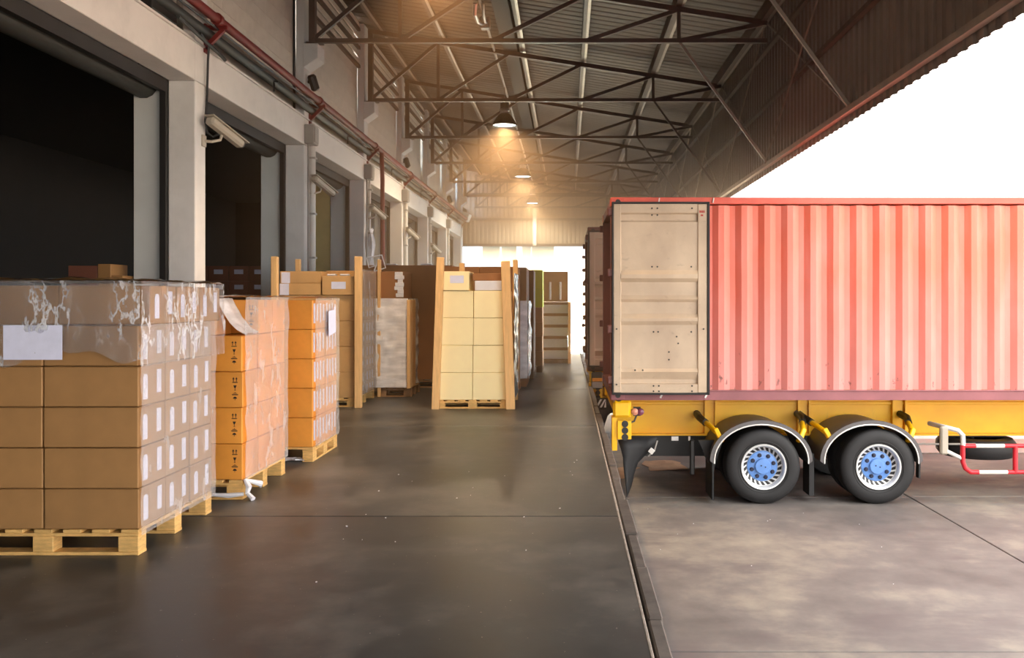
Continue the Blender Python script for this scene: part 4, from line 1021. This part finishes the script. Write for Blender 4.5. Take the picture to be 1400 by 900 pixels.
# ---- stack between timber posts near the wall
g = 'tan cartons between timber posts by the wall'
DX0, DX1, DY0, DY1 = -4.05, -2.95, 12.25, 13.45
pallet(DX0, DX1, DY0, DY1, .13, 'wooden pallet under the post framed stack by the doorway wall')
def post(x, y, z1, lab, w=.10, d=.09, lean=(0, 0), grp=None, z0=0):
    o = MB().beam((x, y, z0), (x + lean[0], y + lean[1], z1), w, d, (0, 1, 0)).build('timber_post', 'post_wood', org=(x, y, z0), bevel=.006)
    return tag(o, lab, 'timber post', grp)
pg = 'timber corner posts of the wall side stack'
post(DX1 + .055, DY0 - .06, 2.10, 'tall pale timber post at the front right of the wall side stack', .095, .09, grp=pg)
post(DX0 - .005, DY0 - .06, 2.10, 'pale timber post at the front left of the wall side stack', .085, .09, grp=pg)
post(DX1 + .055, DY1 + .1, 2.12, 'pale timber post at the rear right of the wall side stack', .05, .07, grp=pg)
post(-3.98, 13.0, 2.10, 'short timber post end showing behind the two long cartons', .07, .07, grp=pg)
for r in range(4):
    z = .132 + r * .358; hh = .358
    for i in range(2):
        for k in range(2):
            if i == 1 and k == 1: continue
            x1 = DX1 - i * .55; y0 = DY0 + k * .6
            o = carton(x1 - .545, x1, y0, y0 + .598, z, hh, 'carton_tan', 'tan carton, %s, %s, between the wall side timber posts' % (ROW[4][r] if r < 3 else 'fourth row up', 'front right' if i == 0 and k == 0 else 'rear right' if i == 0 else 'front left'), g)
            if i == 0:
                for u in (.10, .28, .44): sticker(o, 'R', u, .05, .07, .075); sticker(o, 'R', u, .19, .06, .12)
z = .134 + 4 * .358
o = carton(DX0 + .04, DX0 + .62, DY0, DY0 + .5, z, .168, 'carton_tan', 'lower of two long tan cartons with a white end label, on the wall side stack', g); sticker(o, 'F', .0, .0, .13, .16)
o = carton(DX0 + .04, DX0 + .62, DY0, DY0 + .5, z + .168, .168, 'carton_tan', 'upper of two long tan cartons with a white end label, on the wall side stack', g); sticker(o, 'F', .02, .0, .12, .15)
o = carton(DX0 + .64, DX1 - .005, DY0 - .03, DY0 + .5, z, .27, 'carton_tan', 'tan carton with a white centre label, top right of the wall side stack', g); sticker(o, 'F', .13, .085, .20, .10)
for x in (DX0 + .70, DX0 + .88):
    s = B(x, x + .12, DY0 - .02, DY0 + .12, z + .268, z + .295).build('film_scrap', 'film_solid', org=(x, DY0, z + .268), bevel=.012); tag(s, ('left' if x < DX0 + .8 else 'right') + ' small white scrap lying on the carton with the centre label', 'plastic film', 'white scraps on the wall side stack')
o = carton(DX1 - .56, DX1, DY0 + .52, DY1, z, .36, 'carton_tan', 'tan carton in top row, rear right, between the wall side timber posts', g)
film(None, 'hazy film on the right side of the wall side timber post stack', DX1 - .3, DX1 + .004, DY0 + .02, DY1 + .02, .14, 1.93, 'film', 'R', .010, 15, .06)

# ---- white wrapped stack with a brown carton on top, against a big dark carton
EX0, EX1, EY0, EY1 = -3.30, -2.40, 13.55, 14.35
pallet(EX0, EX1, EY0, EY1, .14, 'pallet under the white wrapped packs behind the post framed stack', mat='wood_old')
for r, (z0, z1) in enumerate(((.142, .47), (.47, .79), (.79, 1.10), (1.10, 1.50))):
    o = carton(EX0 + .02, EX1 - .06, EY0, EY1, z0, z1 - z0, 'carton_white', 'white wrapped pack in %s, beside the big dark brown carton' % ROW[4][r], 'white wrapped packs')
film(None, 'glossy white wrapping round the packs beside the big dark carton', EX0 + .02, EX1 - .06, EY0 - .004, EY1, .15, 1.51, 'film_white', 'FR', .03, 21, .04)
post(EX1 - .02, EY0 + .1, 1.5, 'thin timber strip at the edge of the white wrapped packs', .05, .5, z0=.14)
o = carton(EX0 + .02, EX1 - .12, EY0, EY0 + .75, 1.515, .425, 'carton_dark', 'brown carton standing on top of the white wrapped packs', None)
mb = MB()
for i in range(7): mb.box(-2.64 + .03 * math.sin(i * 2), -2.52 + .05 * math.sin(i * 3.1), EY0 - .012 - .006 * (i % 2), EY0 - .002, 1.54 + i * .055, 1.60 + i * .055)
s = mb.build('film_strip', 'film_solid', org=(-2.6, EY0, 1.53), bevel=.004); tag(s, 'ragged clear film strip hanging on the brown carton', 'plastic film')
sl = MB().tube([(-3.02, 13.75, 1.945), (-2.84, 13.75, 2.00), (-2.90, 13.75, 2.20), (-3.14, 13.75, 2.16), (-3.10, 13.75, 2.0), (-2.92, 13.75, 2.06), (-2.95, 13.75, 2.15), (-3.02, 13.75, 1.95)], .012, 6).build('strap_loop', 'film_solid', org=(-3, 13.75, 1.94)); tag(sl, 'bent white strap loop standing on the brown carton', 'strap')
pallet(-3.55, -1.95, 14.95, 16.1, .14, 'old pallet under the big dark brown carton', mat='wood_old')
o = carton(-3.55, -1.95, 14.95, 16.1, .142, 1.95, 'carton_dark', 'very large dark brown carton behind the white wrapped packs', None)
for x in (-3.1, -2.5):
    s = B(x, x + .18, 15.0, 15.2, 2.092, 2.12).build('film_scrap', 'film_solid', org=(x, 15, 2.092), bevel=.01); tag(s, ('left' if x < -3 else 'right') + ' white scrap on top of the very large dark carton', 'plastic film', 'white scraps on the dark carton')

# ---- pale post framed stack in the middle of the aisle
g = 'cream cartons between the aisle posts'
FX0, FX1, FY0, FY1 = -1.80, -.80, 12.08, 13.1
pallet(FX0, FX1, FY0, FY1, .12, 'pale pallet under the cream stack in the middle of the dock')
pg = 'timber corner posts of the cream stack'
post(FX0 - .0, FY0 - .055, 2.08, 'leaning pale timber post at the front left of the cream stack', .10, .09, lean=(.07, 0), grp=pg)
post(FX1 + .03, FY0 - .055, 2.03, 'pale timber post at the front right of the cream stack', .125, .09, lean=(-.07, 0), grp=pg)
post(FX0 + .23, FY1 + .05, 2.05, 'dark timber post end behind the small labelled carton', .08, .08, grp=pg)
post(FX1 + .03, FY1 + .06, 2.10, 'brown timber post at the rear right of the cream stack', .075, .08, grp=pg)
for r in range(4):
    z = .122 + r * .3765
    for i in range(2):
        for k in range(2):
            if i == 0 and k == 1: continue
            x0 = FX0 + .055 + i * .465 - .008 * (3 - r) * .8
            carton(x0, x0 + .462, FY0 + .5 * k, FY0 + .5 * k + .498, z, .3765, 'carton_cream_flare', 'cream carton in %s, %s, between the aisle posts' % (ROW[4][r], ['left column', 'right column'][i] if k == 0 else 'rear right'), g)
z = .124 + 4 * .3765
o = carton(FX0 + .085, FX0 + .455, FY0 - .01, FY0 + .6, z, .265, 'carton_cream_flare', 'small cream carton with a white label, on top left of the cream stack', g); sticker(o, 'F', .10, .10, .19, .105)
o = carton(FX0 + .53, FX1 - .0, FY0, FY0 + .5, z, .135, 'carton_white', 'flat white carton on top right of the cream stack', g)
o = carton(FX0 + .50, FX1 - .01, FY0 + .02, FY0 + .5, z + .136, .10, 'carton_dark', 'flat brown carton lying on the flat white carton', g)
film('white_wrap', 'white film hanging on the right side of the cream stack', FX1 - .2, FX1 + .05, FY0 + .06, FY1, .13, 1.86, 'film_white', 'R', .02, 25, .05)

# ---- row of stacks further down the aisle
def far_stack(x0, x1, y0, y1, hp, rows, where, mat_p='wood_old', grp=None, split=1):
    pallet(x0, x1, y0, y1, hp, 'pallet under the %s' % where, mat=mat_p)
    z = hp + .002
    n = len(rows)
    for r, (h, m, nm) in enumerate(rows):
        w = (x1 - x0) / split
        for s_ in range(split):
            carton(x0 + s_ * w, x0 + (s_ + 1) * w, y0 + .01 * (r % 2), y1 - .01, z, h, m, '%s, %s%s, %s' % (nm, (ROW[n][r] if n in ROW else 'row %d' % r), '' if split == 1 else (', left' if s_ == 0 else ', right'), where), grp or where)
        z += h
    return z
far_stack(-1.95, -.78, 13.7, 14.8, .14, [(.46, 'carton_brown', 'brown carton'), (.46, 'carton_brown', 'brown carton'), (.46, 'carton_brown', 'brown carton'), (.50, 'carton_dark', 'brown carton')], 'brown stack just behind the cream stack', split=2)
far_stack(-1.55, -.69, 15.1, 16.1, .14, [(.33, 'carton_white', 'film wrapped pack'), (.33, 'carton_white', 'film wrapped pack'), (.33, 'carton_white', 'film wrapped pack'), (.33, 'carton_white', 'film wrapped pack'), (.60, 'carton_brown', 'tall brown carton')], 'wrapped stack past the cream stack')
film('white_wrap', 'loose film down the side of the wrapped stack past the cream stack', -1.5, -.69, 15.08, 16.1, .15, 1.47, 'film_white', 'FR', .035, 31, .07)
far_stack(-1.75, -.625, 16.6, 17.6, .14, [(1.92, 'carton_dark', 'tall dark carton')], 'narrow dark stack before the lime cartons')
far_stack(-1.4, -.50, 18.1, 19.0, .14, [(.30, 'carton_tan', 'yellowish carton')] * 4 + [(.38, 'carton_lime', 'lime green carton'), (.40, 'carton_lime', 'lime green carton')], 'stack topped by lime green cartons')
far_stack(-.57, .03, 20.75, 21.7, .10, [(.20, 'carton_white', 'white wrapped pack'), (.07, 'carton_dark', 'dark filler standing for gap shade')] * 5 + [(.72, 'carton_brown', 'tall brown carton')], 'last stack by the far opening')  # dark layers added between the packs stand in for shaded gaps
post(.06, 20.7, 1.45, 'dark timber upright at the edge of the last stack', .07, .3)
for x in (-.42, -.18):
    s = B(x, x + .05, 20.72, 20.74, 1.50, 1.92).build('film_strip', 'film_solid', org=(x, 20.73, 1.5), bevel=.008); tag(s, ('left' if x < -.3 else 'right') + ' pale film strip on the tall brown carton of the last stack', 'plastic film', 'film strips on the last stack')
far_stack(-4.0, -2.75, 17.6, 18.8, .14, [(.46, 'carton_dark', 'dark carton'), (.46, 'carton_dark', 'dark carton'), (.46, 'carton_dark', 'dark carton'), (.5, 'carton_brown', 'brown carton')], 'dark stack by the wall, behind the very large carton', split=2)
far_stack(-2.1, -1.3, 22.0, 23.0, .14, [(.6, 'carton_brown', 'brown carton'), (.6, 'carton_brown', 'brown carton'), (.72, 'carton_brown', 'brown carton')], 'brown stack far down the dock', split=1)

# ---- cartons inside the doorways
def shelf_rows(x0, y0, n, rows, w, h, d, mat, where, z0=0, lab=True):
    for r in range(rows):
        for i in range(n):
            o = carton(x0 + i * w, x0 + (i + 1) * w - .02, y0, y0 + d, z0 + r * h, h, mat, 'reddish carton, %s, column %s, %s' % (['lowest', 'second', 'third', 'fourth', 'fifth', 'sixth', 'seventh', 'top'][r] + ' row', ['one', 'two', 'three', 'four', 'five', 'six'][i] + ' from the left', where), 'reddish cartons stored inside a doorway')
            if lab: sticker(o, 'F', w * .25, h * .45, w * .45, h * .3)
shelf_rows(-7.85, 18.2, 5, 7, .42, .315, .6, 'carton_red_and_shaded', 'inside second doorway')
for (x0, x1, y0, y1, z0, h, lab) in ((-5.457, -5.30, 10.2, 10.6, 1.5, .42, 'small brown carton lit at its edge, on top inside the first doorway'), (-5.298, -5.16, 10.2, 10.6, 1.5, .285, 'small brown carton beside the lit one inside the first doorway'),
                                   (-5.80, -5.46, 10.2, 10.6, 1.5, .40, 'brown carton painted dim for shade, left on the pile inside the first doorway'), (-5.85, -5.16, 10.15, 10.75, .75, .748, 'large brown carton, middle of the pile inside the first doorway'), (-5.85, -5.16, 10.15, 10.75, 0, .748, 'large brown carton, bottom of the pile inside the first doorway')):
    carton(x0, x1, y0, y1, z0, h, 'carton_brown' if 'small' in lab else 'carton_red_and_shaded', lab, 'cartons inside the first doorway')  # larger brown ones take the darker red-brown as shade put into colour

# ---- litter on the dock floor
mb = MB(); rr = random.Random(11)
for k in range(22):
    x, yy, s_ = rr.uniform(-1.6, .1), rr.uniform(4.6, 8.2), rr.uniform(.004, .012)
    a = rr.uniform(0, 3); mb.beam((x, yy, .003), (x + s_ * math.cos(a), yy + s_ * math.sin(a), .004), s_ * .7, .004)
for k in range(12):
    x, yy, s_ = rr.uniform(.7, 3.6), rr.uniform(6.5, 10.8), rr.uniform(.005, .013)
    a = rr.uniform(0, 3); mb.beam((x, yy, YZ + .003), (x + s_ * math.cos(a), yy + s_ * math.sin(a), YZ + .004), s_ * .7, .004)
o = mb.build('paper_scraps', 'film_solid'); o['kind'] = 'stuff'; o['label'] = 'tiny white paper scraps scattered on the dock floor and yard'; o['category'] = 'litter'

# ================================================================== added air under the far canopy, tinted orange for a flare's warm veil
hz_m = bpy.data.materials.new('warm_veil'); hz_m.use_nodes = True; nt = hz_m.node_tree
nt.nodes.remove(nt.nodes['Principled BSDF'])
vs = nd(nt, 'ShaderNodeVolumeScatter'); vs.inputs['Color'].default_value = (1, .68, .42, 1)
vs.inputs['Density'].default_value = .040; vs.inputs['Anisotropy'].default_value = .55
nt.links.new(vs.outputs[0], nt.nodes['Material Output'].inputs['Volume'])
hz = MB().box(WX - .02, 3.36, 10.0, 41.9, .004, 6.0).build('haze', hz_m)
hz['kind'] = 'stuff'; hz['label'] = 'warm tinted haze added as a light veil under the far half of the canopy'; hz['category'] = 'haze'
